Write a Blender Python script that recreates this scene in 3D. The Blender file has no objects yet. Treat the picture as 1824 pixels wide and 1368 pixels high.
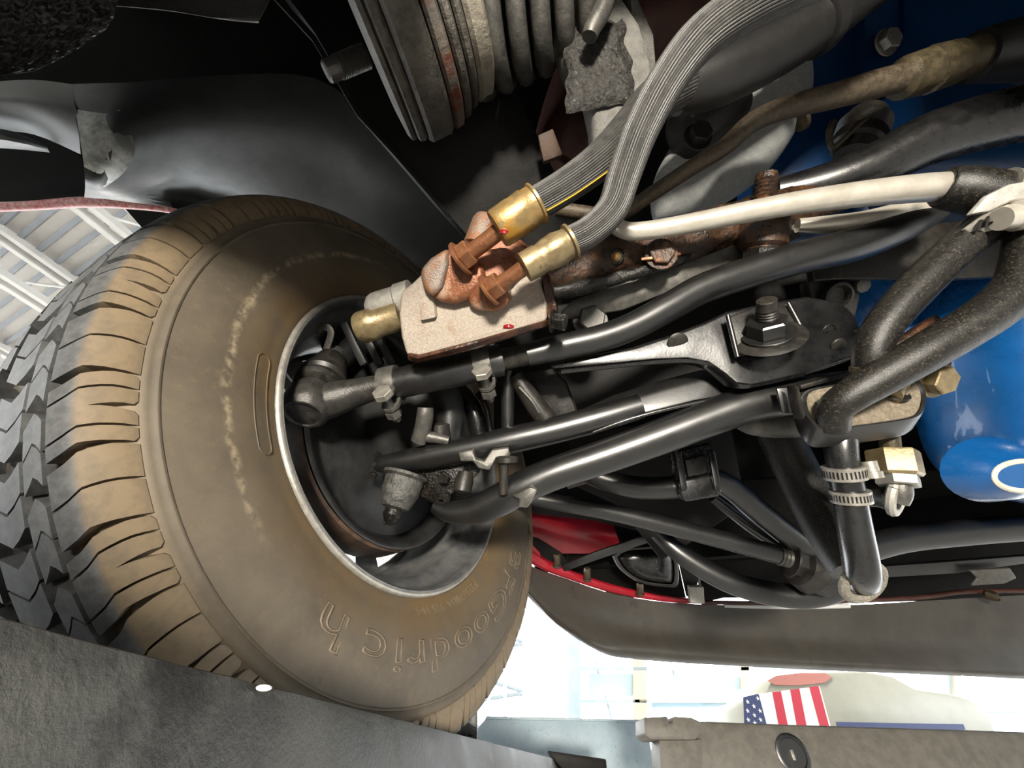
import bpy, bmesh, math, random
from mathutils import Vector, Matrix, noise as mnoise
random.seed(7)
C = bpy.context.scene.collection
V = Vector
PI = math.pi
# ---------------------------------------------------------------- camera
FPX = 700.0                      # focal length in pixels of the 1824x1368 frame
PITCH = math.radians(45)
CAM = V((0, 0, 1.6))
cam = bpy.data.cameras.new('camera'); camo = bpy.data.objects.new('camera', cam); C.objects.link(camo)
cam.sensor_width = 36; cam.lens = 36*FPX/1824; cam.clip_start = .01; cam.clip_end = 200
camo.location = CAM; camo.rotation_euler = (PI/2+PITCH, 0, 0)
bpy.context.scene.camera = camo
sp, cp = math.sin(PITCH), math.cos(PITCH)
# ---------------------------------------------------------------- world, added lights, exposure
w = bpy.data.worlds.new('daylight'); bpy.context.scene.world = w; w.use_nodes = True
bg = w.node_tree.nodes['Background']; bg.inputs[0].default_value = (.93, .97, 1, 1); bg.inputs[1].default_value = 7.0
def lamp(name, loc, target, size, power, col=(1, 1, 1)):
    l = bpy.data.lights.new(name, 'AREA'); l.energy = power; l.size = size; l.color = col; l.shape = 'DISK'
    o = bpy.data.objects.new(name, l); C.objects.link(o); o.location = loc
    o.rotation_euler = (V(target)-V(loc)).to_track_quat('-Z', 'Y').to_euler(); return o
lamp('key_light', (.0, -1.25, 1.42), (.08, .3, 1.95), .22, 50, (1, .92, .80))  # added key light, stands in for the bright hall behind the camera
lamp('hall_fill', (-6, 6, 6.3), (-6, 6, 0), 1.6, 300, (1, .97, .92))  # unseen fill light added to brighten the hall
lamp('hall_fill', (4, 5, 6.3), (5, 10, 1), 1.6, 300, (1, .97, .92))  # second added fill, lifts the post and front wall
sc = bpy.context.scene
sc.view_settings.view_transform = 'Standard'; sc.view_settings.look = 'None'
sc.view_settings.gamma = 1; sc.view_settings.use_curve_mapping = False; sc.view_settings.exposure = .4
# ---------------------------------------------------------------- helpers
def P(x, y, d):
    """point seen at frame position x, y standing d metres along the view axis"""
    a = (x-912)/FPX*d; b = -(y-684)/FPX*d
    return CAM+V((a, -sp*b+cp*d, cp*b+sp*d))
def px(d, n=1): return n*d/FPX          # size in metres of n frame pixels at distance d
VX = V((1, 0, 0)); VU = V((0, -sp, cp)); VF = V((0, cp, sp))      # view right, up, forward
YAW = math.radians(11.7)
CF = V((math.sin(YAW), math.cos(YAW), 0)); CR = V((math.cos(YAW), -math.sin(YAW), 0)); UP = V((0, 0, 1))   # car forward, car right
def carpt(r, f, u): return CAM+CR*r+CF*f+UP*u
def link(name, me, mat, parent=None, loc=None, smooth=None):
    o = bpy.data.objects.new(name, me); C.objects.link(o)
    if mat and not me.materials: me.materials.append(mat)
    if parent: o.parent = parent
    if loc is not None: o.location = loc
    return o
def build(name, bm, mat, parent=None, smooth=35, recalc=True):
    """one mesh object; vertices are given in world space and made local to the parent (or own centre)"""
    base = ORG.get(parent.name, V((0, 0, 0))) if parent else None
    if base is None:
        base = sum((v.co for v in bm.verts), V((0, 0, 0)))/max(1, len(bm.verts))
        own = base
    else: own = sum((v.co for v in bm.verts), V((0, 0, 0)))/max(1, len(bm.verts))
    if recalc: bmesh.ops.recalc_face_normals(bm, faces=bm.faces)
    bmesh.ops.translate(bm, verts=bm.verts, vec=-own)
    me = bpy.data.meshes.new(name); 
    if smooth is not None:
        a = math.radians(smooth)
        for f in bm.faces: f.smooth = True
        for e in bm.edges:
            if len(e.link_faces) == 2 and e.calc_face_angle(0) > a: e.smooth = False
    bm.to_mesh(me); bm.free(); me.materials.append(mat)
    o = bpy.data.objects.new(name, me); C.objects.link(o)
    if parent: o.parent = parent; o.location = own-base
    else: o.location = own
    ORG[o.name] = own
    return o
ORG = {}
def tag(o, label, cat=None, group=None, kind=None):
    if label: o['label'] = label
    if cat: o['category'] = cat
    if group: o['group'] = group
    if kind: o['kind'] = kind
    return o
def thing(name, label, cat, loc, group=None):
    o = bpy.data.objects.new(name, None); C.objects.link(o); o.location = loc; o.empty_display_size = .02
    ORG[o.name] = V(loc); return tag(o, label, cat, group)
def struct(o): o['kind'] = 'structure'; return o
def newbm(): return bmesh.new()
def cat_rom(pts, n):
    """resample a list of equal-length tuples with a Catmull-Rom spline"""
    out = []; m = len(pts)
    if m == 2:
        return [tuple(a+(b-a)*k/n for a, b in zip(*pts)) for k in range(n+1)]
    for i in range(m-1):
        p0 = pts[max(i-1, 0)]; p1 = pts[i]; p2 = pts[i+1]; p3 = pts[min(i+2, m-1)]
        for k in range(n):
            t = k/n
            out.append(tuple(.5*(2*b+(c-a)*t+(2*a-5*b+4*c-d)*t*t+(3*b-a-3*c+d)*t**3) for a, b, c, d in zip(p0, p1, p2, p3)))
    out.append(tuple(pts[-1])); return out
def ring_loft(bm, rings, closed=True, cap=True):
    vr = [[bm.verts.new(p) for p in r] for r in rings]
    n = len(vr[0])
    for a, b in zip(vr, vr[1:]):
        for k in range(n if closed else n-1):
            j = (k+1) % n; bm.faces.new((a[k], a[j], b[j], b[k]))
    if cap and closed:
        bm.faces.new(vr[0][::-1]); bm.faces.new(vr[-1])
    return vr
def frames(pts):
    T = []
    for i in range(len(pts)):
        T.append((pts[min(i+1, len(pts)-1)]-pts[max(i-1, 0)]).normalized())
    n = T[0].orthogonal().normalized(); out = []
    for t in T:
        n = (n-t*n.dot(t)).normalized(); out.append((t, n, t.cross(n)))
    return out
def tube_bm(bm, pts, rad, seg=16, sect=None, cap=True):
    """pts world points, rad list; sect(k)->factor modulates the section"""
    R = []
    for p, r, (t, n, b) in zip(pts, rad, frames(pts)):
        R.append([p+(n*math.cos(2*PI*k/seg)+b*math.sin(2*PI*k/seg))*r*(sect(k) if sect else 1) for k in range(seg)])
    ring_loft(bm, R, cap=cap)
def path(spec, n=6):
    """spec: (x, y, d, r_px) -> world points, radii"""
    s = cat_rom([tuple(map(float, q)) for q in spec], n)
    return [P(q[0], q[1], q[2]) for q in s], [px(q[2], q[3]) for q in s]
def tube(name, spec, mat, parent=None, n=6, seg=16, sect=None, smooth=50):
    bm = newbm(); pts, rad = path(spec, n); tube_bm(bm, pts, rad, seg, sect)
    return build(name, bm, mat, parent, smooth)
def lathe_bm(bm, a, ax, prof, seg=28, cap=True):
    """prof: (t metres along ax from a, radius)"""
    ax = ax.normalized(); n = ax.orthogonal().normalized(); b = ax.cross(n)
    ring_loft(bm, [[a+ax*t+(n*math.cos(2*PI*k/seg)+b*math.sin(2*PI*k/seg))*max(r, 1e-5) for k in range(seg)] for t, r in prof], cap=cap)
def lathe(name, a, ax, prof, mat, parent=None, seg=28, smooth=35):
    bm = newbm(); lathe_bm(bm, a, ax, prof, seg); return build(name, bm, mat, parent, smooth)
def lathe_px(name, A, B, prof, mat, parent=None, seg=28, smooth=35):
    """A, B: (x,y,d); prof: (0..1 along, radius in px at A's depth)"""
    a = P(*A); b = P(*B); L = (b-a).length
    return lathe(name, a, b-a, [(t*L, px(A[2], r)) for t, r in prof], mat, parent, seg, smooth)
def bevel(bm, w, seg=2, ang=30):
    es = [e for e in bm.edges if len(e.link_faces) == 2 and e.calc_face_angle(0) > math.radians(ang)]
    bmesh.ops.bevel(bm, geom=es, offset=w, segments=seg, affect='EDGES', profile=.5, clamp_overlap=True)
def slab_bm(bm, poly, back):
    """closed solid from a polygon of world points extruded by vector back"""
    f = [bm.verts.new(p) for p in poly]; g = [bm.verts.new(V(p)+back) for p in poly]; n = len(f)
    bm.faces.new(f); bm.faces.new(g[::-1])
    for k in range(n): bm.faces.new((f[k], g[k], g[(k+1) % n], f[(k+1) % n]))
def slab(name, poly, thick, mat, parent=None, bev=.002, back=None, smooth=35, seg=2):
    """poly: (x,y,d) frame points; extruded away from the viewer (or along back) by thick metres"""
    bm = newbm(); pts = [P(*q) for q in poly]
    slab_bm(bm, pts, (back or VF).normalized()*thick)
    bmesh.ops.recalc_face_normals(bm, faces=bm.faces)
    if bev: bevel(bm, bev, seg)
    return build(name, bm, mat, parent, smooth)
def obox_bm(bm, c, X, Y, Z, s):
    M = Matrix((X, Y, Z)).transposed().to_4x4(); M.translation = c
    bmesh.ops.create_cube(bm, size=1, matrix=M @ Matrix.Diagonal((*s, 1)))
def obox(name, c, X, Y, Z, s, mat, parent=None, bev=.002):
    bm = newbm(); obox_bm(bm, c, X, Y, Z, s)
    if bev: bevel(bm, bev)
    return build(name, bm, mat, parent)
def bar(name, spec, wpx, thick, mat, parent=None, bev=.0015, n=1, side=None):
    """flat bar following frame points (x,y,d), wpx wide across the view, thick deep"""
    s = cat_rom([tuple(map(float, q)) for q in spec], n); pts = [P(*q[:3]) for q in s]; bm = newbm(); R = []
    for i, p in enumerate(pts):
        t = (pts[min(i+1, len(pts)-1)]-pts[max(i-1, 0)]).normalized()
        sd = side or VF.cross(t).normalized(); dp = t.cross(sd).normalized()
        h = px(s[i][2], s[i][3] if len(s[i]) > 3 else wpx)/2
        R.append([p+sd*h-dp*thick/2, p+sd*h+dp*thick/2, p-sd*h+dp*thick/2, p-sd*h-dp*thick/2])
    ring_loft(bm, R); bmesh.ops.recalc_face_normals(bm, faces=bm.faces)
    if bev: bevel(bm, bev)
    return build(name, bm, mat, parent)
def hexnut(name, a, ax, r, h, mat, parent=None, washer=0, twist=0):
    bm = newbm(); ax = ax.normalized(); n = ax.orthogonal().normalized(); b = ax.cross(n); t0 = 0
    def ring(t, rr, m=6): return [a+ax*t+(n*math.cos(2*PI*k/m+twist)+b*math.sin(2*PI*k/m+twist))*rr for k in range(m)]
    ring_loft(bm, [ring(0, r*.96), ring(h*.08, r), ring(h*.9, r), ring(h, r*.9)])
    if washer: lathe_bm(bm, a-ax*washer, ax, [(0, r*1.25), (washer*.8, r*1.3), (washer, r*1.25)], 20)
    return build(name, bm, mat, parent, 25)
def threaded(name, a, ax, L, r, mat, parent=None, pitch=.0022, tip=.25):
    prof = [(0, r)]; n = int(L*(1-tip)/pitch)
    for k in range(n): prof += [(k*pitch+pitch*.35, r*.88), (k*pitch+pitch*.85, r)]
    prof += [(L*(1-tip)+pitch, r*.9), (L*.96, r*.9), (L, r*.75)]
    return lathe(name, a, ax, prof, mat, parent, 18, 20)
# ---------------------------------------------------------------- materials
def nt(m): return m.node_tree.nodes, m.node_tree.links
def mat(name, c1, c2=None, rough=.5, metal=0, scale=60, r2=None, bump=0, bscale=None, spec=.5, c3=None, c3scale=15, c3lo=.55, c3hi=.7, coat=0, detail=6):
    m = bpy.data.materials.new(name); m.use_nodes = True; N, L = nt(m); b = N['Principled BSDF']
    tc = N.new('ShaderNodeTexCoord')
    def noise(s, det=detail):
        n = N.new('ShaderNodeTexNoise'); n.inputs['Scale'].default_value = s; n.inputs['Detail'].default_value = det; n.inputs['Roughness'].default_value = .65
        L.new(tc.outputs['Object'], n.inputs['Vector']); return n
    def ramp(src, lo, hi):
        r = N.new('ShaderNodeMapRange'); r.inputs[1].default_value = lo; r.inputs[2].default_value = hi; L.new(src, r.inputs[0]); return r.outputs[0]
    def mix(f, a, bb):
        x = N.new('ShaderNodeMix'); x.data_type = 'RGBA'; L.new(f, x.inputs[0])
        for s, v in ((6, a), (7, bb)):
            if isinstance(v, tuple): x.inputs[s].default_value = (*v, 1)
            else: L.new(v, x.inputs[s])
        return x.outputs[2]
    b.inputs['Metallic'].default_value = metal; b.inputs['Roughness'].default_value = rough
    b.inputs['Specular IOR Level'].default_value = spec; b.inputs['Coat Weight'].default_value = coat
    col = c1
    if c2:
        n1 = noise(scale); col = mix(ramp(n1.outputs[0], .38, .62), c1, c2)
        if r2 is not None:
            rr = N.new('ShaderNodeMapRange'); L.new(n1.outputs[0], rr.inputs[0]); rr.inputs[1].default_value = .35; rr.inputs[2].default_value = .65
            rr.inputs[3].default_value = rough; rr.inputs[4].default_value = r2; L.new(rr.outputs[0], b.inputs['Roughness'])
    if c3:
        n3 = noise(c3scale); col = mix(ramp(n3.outputs[0], c3lo, c3hi), col, c3)
    if isinstance(col, tuple): b.inputs['Base Color'].default_value = (*col, 1)
    else: L.new(col, b.inputs['Base Color'])
    if bump:
        n2 = noise(bscale or scale*2, 4); bp = N.new('ShaderNodeBump'); bp.inputs['Strength'].default_value = bump; bp.inputs['Distance'].default_value = .002
        L.new(n2.outputs[0], bp.inputs['Height']); L.new(bp.outputs[0], b.inputs['Normal'])
    return m
M = {}
M['black'] = mat('black_painted_steel', (.006, .006, .0065), (.009, .009, .0085), .31, 0, 70, .37, .05, 700, c3=(.04, .036, .028), c3scale=500, c3lo=.67, c3hi=.8, spec=1.0)
M['pitch'] = mat('unlit_black_panel', (.004, .004, .004), (.007, .007, .006), .7, 0, 40, .8, spec=.08)  # near-black colour stands in for shade in the deep recesses
M['black_gloss'] = mat('glossy_black_paint', (.005, .005, .0055), (.008, .008, .008), .24, 0, 60, .32, .06, 400, spec=.9)
M['black_dust'] = mat('dusty_black_steel', (.008, .008, .008), (.022, .019, .015), .34, 0, 45, .5, .15, 400, c3=(.13, .105, .07), c3scale=500, c3lo=.6, c3hi=.75)
M['grease'] = mat('wet_grease', (.005, .005, .005), (.014, .012, .009), .14, 0, 160, .32, .7, 300, c3=(.03, .018, .01), c3scale=60, c3lo=.62, c3hi=.75)
M['greaserust'] = mat('oily_rusty_iron', (.02, .014, .01), (.07, .033, .016), .2, .2, 90, .45, .8, 220, c3=(.16, .06, .022), c3scale=70, c3lo=.58, c3hi=.68)
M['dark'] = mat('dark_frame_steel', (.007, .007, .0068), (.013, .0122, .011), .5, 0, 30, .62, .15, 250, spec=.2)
M['apron'] = mat('shaded_fender_steel', (.022, .0245, .024), (.032, .035, .034), .6, 0, 20, .5, .05, 200)  # fender steel with the wheel-well shade put into its colour
M['undercoat'] = mat('pebbled_undercoating', (.14, .134, .126), (.19, .18, .17), .42, 0, 120, .55, 1, 240)
M['copper'] = mat('oil_stained_copper_steel', (.19, .078, .035), (.28, .125, .058), .28, .45, 120, .42, .25, 500, c3=(.09, .03, .014), c3scale=60, c3lo=.56, c3hi=.75)
M['brass'] = mat('yellow_zinc_steel', (.27, .19, .085), (.38, .27, .12), .3, .6, 70, .48, .18, 300, c3=(.42, .22, .03), c3scale=45, c3lo=.5, c3hi=.66)
M['olive'] = mat('olive_passivated_steel', (.19, .145, .075), (.3, .235, .13), .34, .55, 80, .5, .18, 300, c3=(.07, .045, .025), c3scale=80, c3lo=.58, c3hi=.75)
M['oldbrass'] = mat('tarnished_brass', (.04, .031, .017), (.08, .062, .03), .45, .3, 110, .6, .3, 400)
M['galv'] = mat('grey_zinc_casting', (.33, .32, .29), (.44, .42, .38), .45, .25, 140, .55, .3, 600)
M['steel'] = mat('bare_steel', (.30, .285, .25), (.40, .38, .34), .34, .6, 120, .48, .15, 500, c3=(.16, .13, .09), c3scale=160, c3lo=.62, c3hi=.8)
M['greysteel'] = mat('grey_phosphate_steel', (.085, .082, .075), (.13, .125, .112), .34, .5, 120, .46, .2, 700, c3=(.2, .18, .15), c3scale=400, c3lo=.62, c3hi=.76)
M['darksteel'] = mat('oiled_dark_steel', (.03, .029, .026), (.05, .048, .043), .28, .35, 120, .4, .25, 600, c3=(.10, .09, .07), c3scale=500, c3lo=.64, c3hi=.78)
M['silver'] = mat('silver_tube_metal', (.58, .54, .46), (.68, .64, .56), .28, .55, 40, .36, .05, 500, c3=(.2, .13, .06), c3scale=90, c3lo=.68, c3hi=.8)
M['tarnish'] = mat('tarnished_steel_line', (.045, .034, .021), (.095, .073, .046), .42, .3, 160, .6, .3, 500, c3=(.03, .024, .018), c3scale=200, c3lo=.56, c3hi=.7)
M['cast'] = mat('light_grey_casting', (.26, .27, .265), (.33, .34, .33), .55, 0, 100, .65, .7, 420)
M['castdark'] = mat('dirty_grey_casting', (.11, .105, .095), (.17, .165, .15), .5, 0, 80, .65, .8, 420)
M['blueshade'] = mat('shaded_blue_enamel', (.003, .034, .11), (.004, .042, .135), .3, 0, 30, .4, .06, 250)  # engine blue darkened: the block's shade is painted into the colour
M['shelf'] = mat('lit_fender_steel', (.06, .064, .062), (.085, .09, .086), .5, 0, 30, .6, .05, 200)  # same fender steel, paler: its lit side put into the colour
M['blue'] = mat('blue_engine_enamel', (.004, .075, .25), (.005, .09, .30), .24, 0, 30, .32, .06, 250, c3=(.02, .03, .04), c3scale=140, c3lo=.72, c3hi=.8, coat=.3)
M['red'] = mat('red_body_paint', (.33, .008, .018), (.40, .012, .025), .3, 0, 20, .35, coat=.3)
M['redlip'] = mat('worn_red_fender_lip', (.42, .05, .06), (.62, .4, .36), .45, 0, 120, .6, c3=(.35, .02, .03), c3scale=30)
M['rubber'] = mat('dusty_black_rubber', (.006, .0056, .005), (.012, .011, .009), .34, 0, 160, .46, .2, 900, c3=(.075, .063, .044), c3scale=520, c3lo=.54, c3hi=.68)
M['rubber_clean'] = mat('black_rubber', (.006, .006, .0058), (.010, .0095, .009), .5, 0, 80, .5, .1, 400)
M['ribhose'] = mat('ribbed_hose_rubber', (.028, .028, .027), (.05, .048, .044), .36, 0, 90, .48, .2, 700, c3=(.22, .2, .165), c3scale=800, c3lo=.62, c3hi=.75)
M['yellow'] = mat('yellow_stripe', (.55, .36, .03), rough=.5)
M['darkred'] = mat('brown_oxide_pipe', (.055, .022, .016), (.09, .038, .028), .38, .1, 30, .5, .1, 200)
M['crust'] = mat('corroded_crust', (.03, .028, .026), (.10, .095, .085), .4, .2, 260, .6, 1, 220)
M['valance'] = mat('satin_black_valance', (.07, .063, .052), (.05, .046, .039), .42, 0, 9, .52, .05, 300, c3=(.022, .02, .018), c3scale=11, c3lo=.62, c3hi=.74)
M['runway'] = mat('scuffed_black_lift_steel', (.034, .034, .031), (.075, .075, .067), .5, 0, 14, .7, .4, 300, c3=(.02, .02, .018), c3scale=22, c3lo=.56, c3hi=.7)
M['liftgrey'] = mat('lift_beam_grey', (.10, .094, .08), (.145, .133, .112), .5, 0, 60, .6, .2, 200, c3=(.4, .37, .32), c3scale=260, c3lo=.69, c3hi=.74)
M['liftblue'] = mat('worn_blue_lift_paint', (.42, .54, .60), (.5, .6, .66), .4, 0, 25, .5, .05, 200, c3=(.07, .10, .13), c3scale=120, c3lo=.6, c3hi=.7)
M['white'] = mat('white_painted_wall', (.75, .76, .76), (.8, .8, .8), .6, 0, 3)
M['cream'] = mat('cream_roof_sheet', (.84, .80, .73), (.88, .84, .78), .5, 0, 2)
M['truss'] = mat('white_truss_steel', (.72, .70, .66), (.78, .76, .72), .5, 0, 6)
M['trussdark'] = mat('dark_truss_rod', (.14, .12, .12), rough=.5)
M['concrete'] = mat('light_concrete', (.36, .345, .32), (.42, .40, .375), .5, 0, 2, .6)
M['rimsteel'] = mat('grey_wheel_steel', (.12, .125, .13), (.19, .19, .185), .33, .35, 60, .45, .1, 300, c3=(.2, .17, .12), c3scale=80, c3lo=.6, c3hi=.8)
M['drum'] = mat('dark_brake_iron', (.011, .0115, .012), (.024, .024, .023), .36, .1, 25, .5, .1, 200)
M['rustdrum'] = mat('rusty_brown_iron', (.03, .018, .011), (.08, .046, .027), .6, 0, 70, .75, .3, 200)

# ================================================================ THE HALL
def quad(name, pts, m, parent=None, thick=None):
    bm = newbm(); n = (V(pts[1])-V(pts[0])).cross(V(pts[2])-V(pts[0])).normalized()
    slab_bm(bm, [V(p) for p in pts], n*(thick or .05)); return build(name, bm, m, parent, None)
floor = struct(quad('floor', [(-30, -20, 0), (-30, 40, 0), (30, 40, 0), (30, -20, 0)], M['concrete'], thick=.1))
# ================================================================ TYRE, WHEEL, BRAKE
CW = P(912+700*(-.128/.522), 684+700*(.065/.522), .522)       # centre of the inner flange circle
NA = V((.8638, -.5038, 0)).normalized()                       # wheel axis, pointing inboard
WM = Matrix((NA, UP.cross(NA), UP)).transposed().to_4x4()
WM.translation = CW-NA*.080
def wl(wv, r, th): return V((wv, r*math.cos(th), r*math.sin(th)))   # wheel-local point
def wheel_empty(name, label, cat):
    o = bpy.data.objects.new(name, None); C.objects.link(o); o.matrix_world = WM; o.empty_display_size = .05
    ORG[o.name] = V((0, 0, 0)); return tag(o, label, cat)
def wpart(name, bm, m, parent, smooth=35):
    bmesh.ops.recalc_face_normals(bm, faces=bm.faces)
    for f in bm.faces: f.smooth = smooth is not None
    if smooth is not None:
        for e in bm.edges:
            if len(e.link_faces) == 2 and e.calc_face_angle(0) > math.radians(smooth): e.smooth = False
    me = bpy.data.meshes.new(name); bm.to_mesh(me); bm.free(); me.materials.append(m)
    o = bpy.data.objects.new(name, me); C.objects.link(o); o.parent = parent; return o
def wlathe(bm, prof, seg=120, loop=False):
    n = len(prof); vs = [[bm.verts.new(wl(wv, r, 2*PI*k/seg)) for k in range(seg)] for wv, r in prof]
    for i in range(n if loop else n-1):
        a, b = vs[i], vs[(i+1) % n]
        for k in range(seg): bm.faces.new((a[k], a[(k+1) % seg], b[(k+1) % seg], b[k]))
def tyre_material():
    m = bpy.data.materials.new('dusty_brown_tyre_rubber'); m.use_nodes = True; N, L = nt(m); b = N['Principled BSDF']
    tc = N.new('ShaderNodeTexCoord'); sx = N.new('ShaderNodeSeparateXYZ'); L.new(tc.outputs['Object'], sx.inputs[0])
    def math_(op, a, bb=None, c=None):
        x = N.new('ShaderNodeMath'); x.operation = op
        for i, v in enumerate((a, bb, c)):
            if v is None: continue
            if isinstance(v, (int, float)): x.inputs[i].default_value = v
            else: L.new(v, x.inputs[i])
        return x.outputs[0]
    def noise(s, det=6):
        n = N.new('ShaderNodeTexNoise'); n.inputs['Scale'].default_value = s; n.inputs['Detail'].default_value = det; n.inputs['Roughness'].default_value = .65
        L.new(tc.outputs['Object'], n.inputs['Vector']); return n.outputs[0]
    def rng(v, lo, hi, a=0, c=1):
        r = N.new('ShaderNodeMapRange'); L.new(v, r.inputs[0]); r.inputs[1].default_value = lo; r.inputs[2].default_value = hi; r.inputs[3].default_value = a; r.inputs[4].default_value = c; return r.outputs[0]
    def mix(f, a, bb):
        x = N.new('ShaderNodeMix'); x.data_type = 'RGBA'; L.new(f, x.inputs[0])
        for s, v in ((6, a), (7, bb)):
            if isinstance(v, tuple): x.inputs[s].default_value = (*v, 1)
            else: L.new(v, x.inputs[s])
        return x.outputs[2]
    r = math_('SQRT', math_('ADD', math_('MULTIPLY', sx.outputs[1], sx.outputs[1]), math_('MULTIPLY', sx.outputs[2], sx.outputs[2])))
    base = mix(rng(noise(18), .35, .65), (.070, .057, .041), (.105, .086, .061))           # dust on the sidewall
    base = mix(rng(noise(90), .55, .75), base, (.115, .09, .058))
    bead = math_('MULTIPLY', rng(r, .245, .205), rng(noise(25), .3, .6))
    base = mix(bead, base, (.125, .083, .040))                                              # browner towards the bead
    sh = math_('MULTIPLY', rng(r, .289, .297), rng(noise(60), .25, .6))
    base = mix(sh, base, (.165, .122, .073))                                                # dried mud on the shoulder lugs
    tr = math_('MULTIPLY', rng(r, .3195, .3225), 1.0)
    base = mix(tr, base, mix(rng(noise(120), .4, .65), (.06, .062, .063), (.10, .103, .106)))   # road-worn crown
    ang = math_('ARCTAN2', sx.outputs[2], sx.outputs[1])                                   # pale scuff arc
    rr = math_('ADD', r, rng(noise(30), 0, 1, -.006, .006))
    band = math_('MULTIPLY', rng(math_('ABSOLUTE', math_('SUBTRACT', rr, .2435)), .005, .0005), rng(noise(110), .42, .6))
    side = math_('MULTIPLY', rng(sx.outputs[1], -.13, -.17), rng(sx.outputs[0], .06, .07))
    base = mix(math_('MULTIPLY', math_('MULTIPLY', band, side), .75), base, (.30, .24, .16))
    L.new(base, b.inputs['Base Color']); b.inputs['Roughness'].default_value = .62; b.inputs['Specular IOR Level'].default_value = .35
    bp = N.new('ShaderNodeBump'); bp.inputs['Strength'].default_value = .12; bp.inputs['Distance'].default_value = .001
    L.new(noise(500, 3), bp.inputs['Height']); L.new(bp.outputs[0], b.inputs['Normal']); return m
M['tyre'] = tyre_material()
tyre = wheel_empty('tire', 'dusty brown all-terrain tire with raised sidewall lettering on the front wheel', 'tire')
side = [(.076, .188), (.083, .1945), (.087, .200), (.0875, .2035), (.092, .212), (.0975, .230), (.0995, .248), (.0992, .262), (.0970, .275), (.0952, .2828), (.0956, .2832), (.0962, .284),
        (.0962, .285), (.0950, .2858), (.0938, .2895), (.0930, .2925), (.0922, .2932)]
under = [(.0890, .298), (.0845, .3065), (.080, .3135), (.072, .318), (.05, .3205), (.02, .3215), (0, .322)]
prof = side+under; prof = prof+[(-a, b) for a, b in prof[-2::-1]]+[(-.07, .185), (.07, .185)]
bm = newbm(); wlathe(bm, prof, 160, True); wpart('carcass', bm, M['tyre'], tyre, 40)
# outer surface of the lugs: arc parameter 0 = ridge end, 1 = tread centre
LUG = [(.0928, .2940), (.0922, .3005), (.0905, .3075), (.0880, .3145), (.0840, .3212), (.0800, .3245), (.070, .3280), (.054, .3302), (.030, .332), (0, .333)]
def lug_at(u):
    x = u*(len(LUG)-1); i = min(int(x), len(LUG)-2); t = x-i
    return tuple(a+(b-a)*t for a, b in zip(LUG[i], LUG[i+1]))
def lug_in(u):      # groove floor below the same place
    x = lug_at(u); d = .004+.010*min(1, u/.45); c = (x[0]*.93, x[1]-.2*0)
    n = V((x[0]-.05, x[1]-.25)); n.normalize(); return (x[0]-n.x*d, x[1]-n.y*d)
PITCHN = 40; DT = 2*PI/PITCHN
def strip(bm, us, ta, tb, chamfer=0):
    """raised rubber strip from us[0] to us[-1]; ta(u), tb(u) edges in pitch units"""
    top = []; bot = []
    for j, u in enumerate(us):
        a, b_ = ta(u), tb(u)
        if chamfer and j == 0: a += chamfer*(1 if chamfer > 0 else 0); b_ += chamfer*(1 if chamfer < 0 else 0)
        o = lug_at(u); i = lug_in(u)
        top.append((bm.verts.new(wl(*o, a*DT)), bm.verts.new(wl(*o, b_*DT)))); bot.append((bm.verts.new(wl(*i, a*DT)), bm.verts.new(wl(*i, b_*DT))))
    for j in range(len(us)-1):
        bm.faces.new((top[j][0], top[j][1], top[j+1][1], top[j+1][0]))
        bm.faces.new((top[j][0], top[j+1][0], bot[j+1][0], bot[j][0])); bm.faces.new((top[j][1], bot[j][1], bot[j+1][1], top[j+1][1]))
    for j in (0, -1): bm.faces.new((top[j][0], bot[j][0], bot[j][1], top[j][1]))
def skew(u): return .30*max(0, (u-.42))*2.0-.10*math.sin(min(u, .5)*2*PI)*.5
us_s = [0, .04, .12, .2, .28, .36, .42, .48, .54, .60, .66]
def shoulder(kind):
    bm = newbm(); gap = lambda u: .04+.10*max(0, min(1, (u-.2)/.3))
    if kind == 0:   # wide lug, straight end, one sipe
        cuts = [(0, .47), (.505, 1)]; ch = [0, 0]
    else:           # two-finger lug with chamfered ends
        cuts = [(0, .20), (.235, .45), (.55, .76), (.795, 1)]; ch = [.05, -.06, .05, -.06]
    for (a, b_), c in zip(cuts, ch):
        def ta(u, a=a): 
            f = a
            if kind and a == .55: f = .55-.055*min(1, max(0, (u-.1)/.25))
            return gap(u)/2+f*(1-gap(u))+skew(u)
        def tb(u, b_=b_):
            f = b_
            if kind and b_ == .45: f = .45+.045*min(1, max(0, (u-.1)/.25))
            return gap(u)/2+f*(1-gap(u))+skew(u)
        strip(bm, us_s, ta, tb, c)
    return bm
def crown(u0, u1, mirror=False, sk=.35):
    bm = newbm(); n = 4; us = [u0+(u1-u0)*k/n for k in range(n+1)]
    zig = lambda u: sk*abs((u-u0)/(u1-u0)-.45)
    for a, b_ in ((.08, .44), (.475, .84)):
        strip(bm, us, lambda u, a=a: a+zig(u), lambda u, b_=b_: b_+zig(u))
    return bm
def mirrored(bm):
    for v in bm.verts: v.co.x *= -1
    bmesh.ops.reverse_faces(bm, faces=bm.faces); return bm
rows = []
protos = [[wpart('tread_block', shoulder(k), M['tyre'], tyre, 30) for k in (0, 1)]]
protos.append([wpart('tread_block', crown(.69, .80), M['tyre'], tyre, 30)])
protos.append([wpart('tread_block', crown(.82, .97, sk=-.4), M['tyre'], tyre, 30)])
protos.append([wpart('tread_block', mirrored(crown(.84, .99, sk=.4)), M['tyre'], tyre, 30)])
protos.append([wpart('tread_block', mirrored(crown(.69, .80)), M['tyre'], tyre, 30)])
protos.append([wpart('tread_block', mirrored(shoulder(k)), M['tyre'], tyre, 30) for k in (0, 1)])
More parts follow.
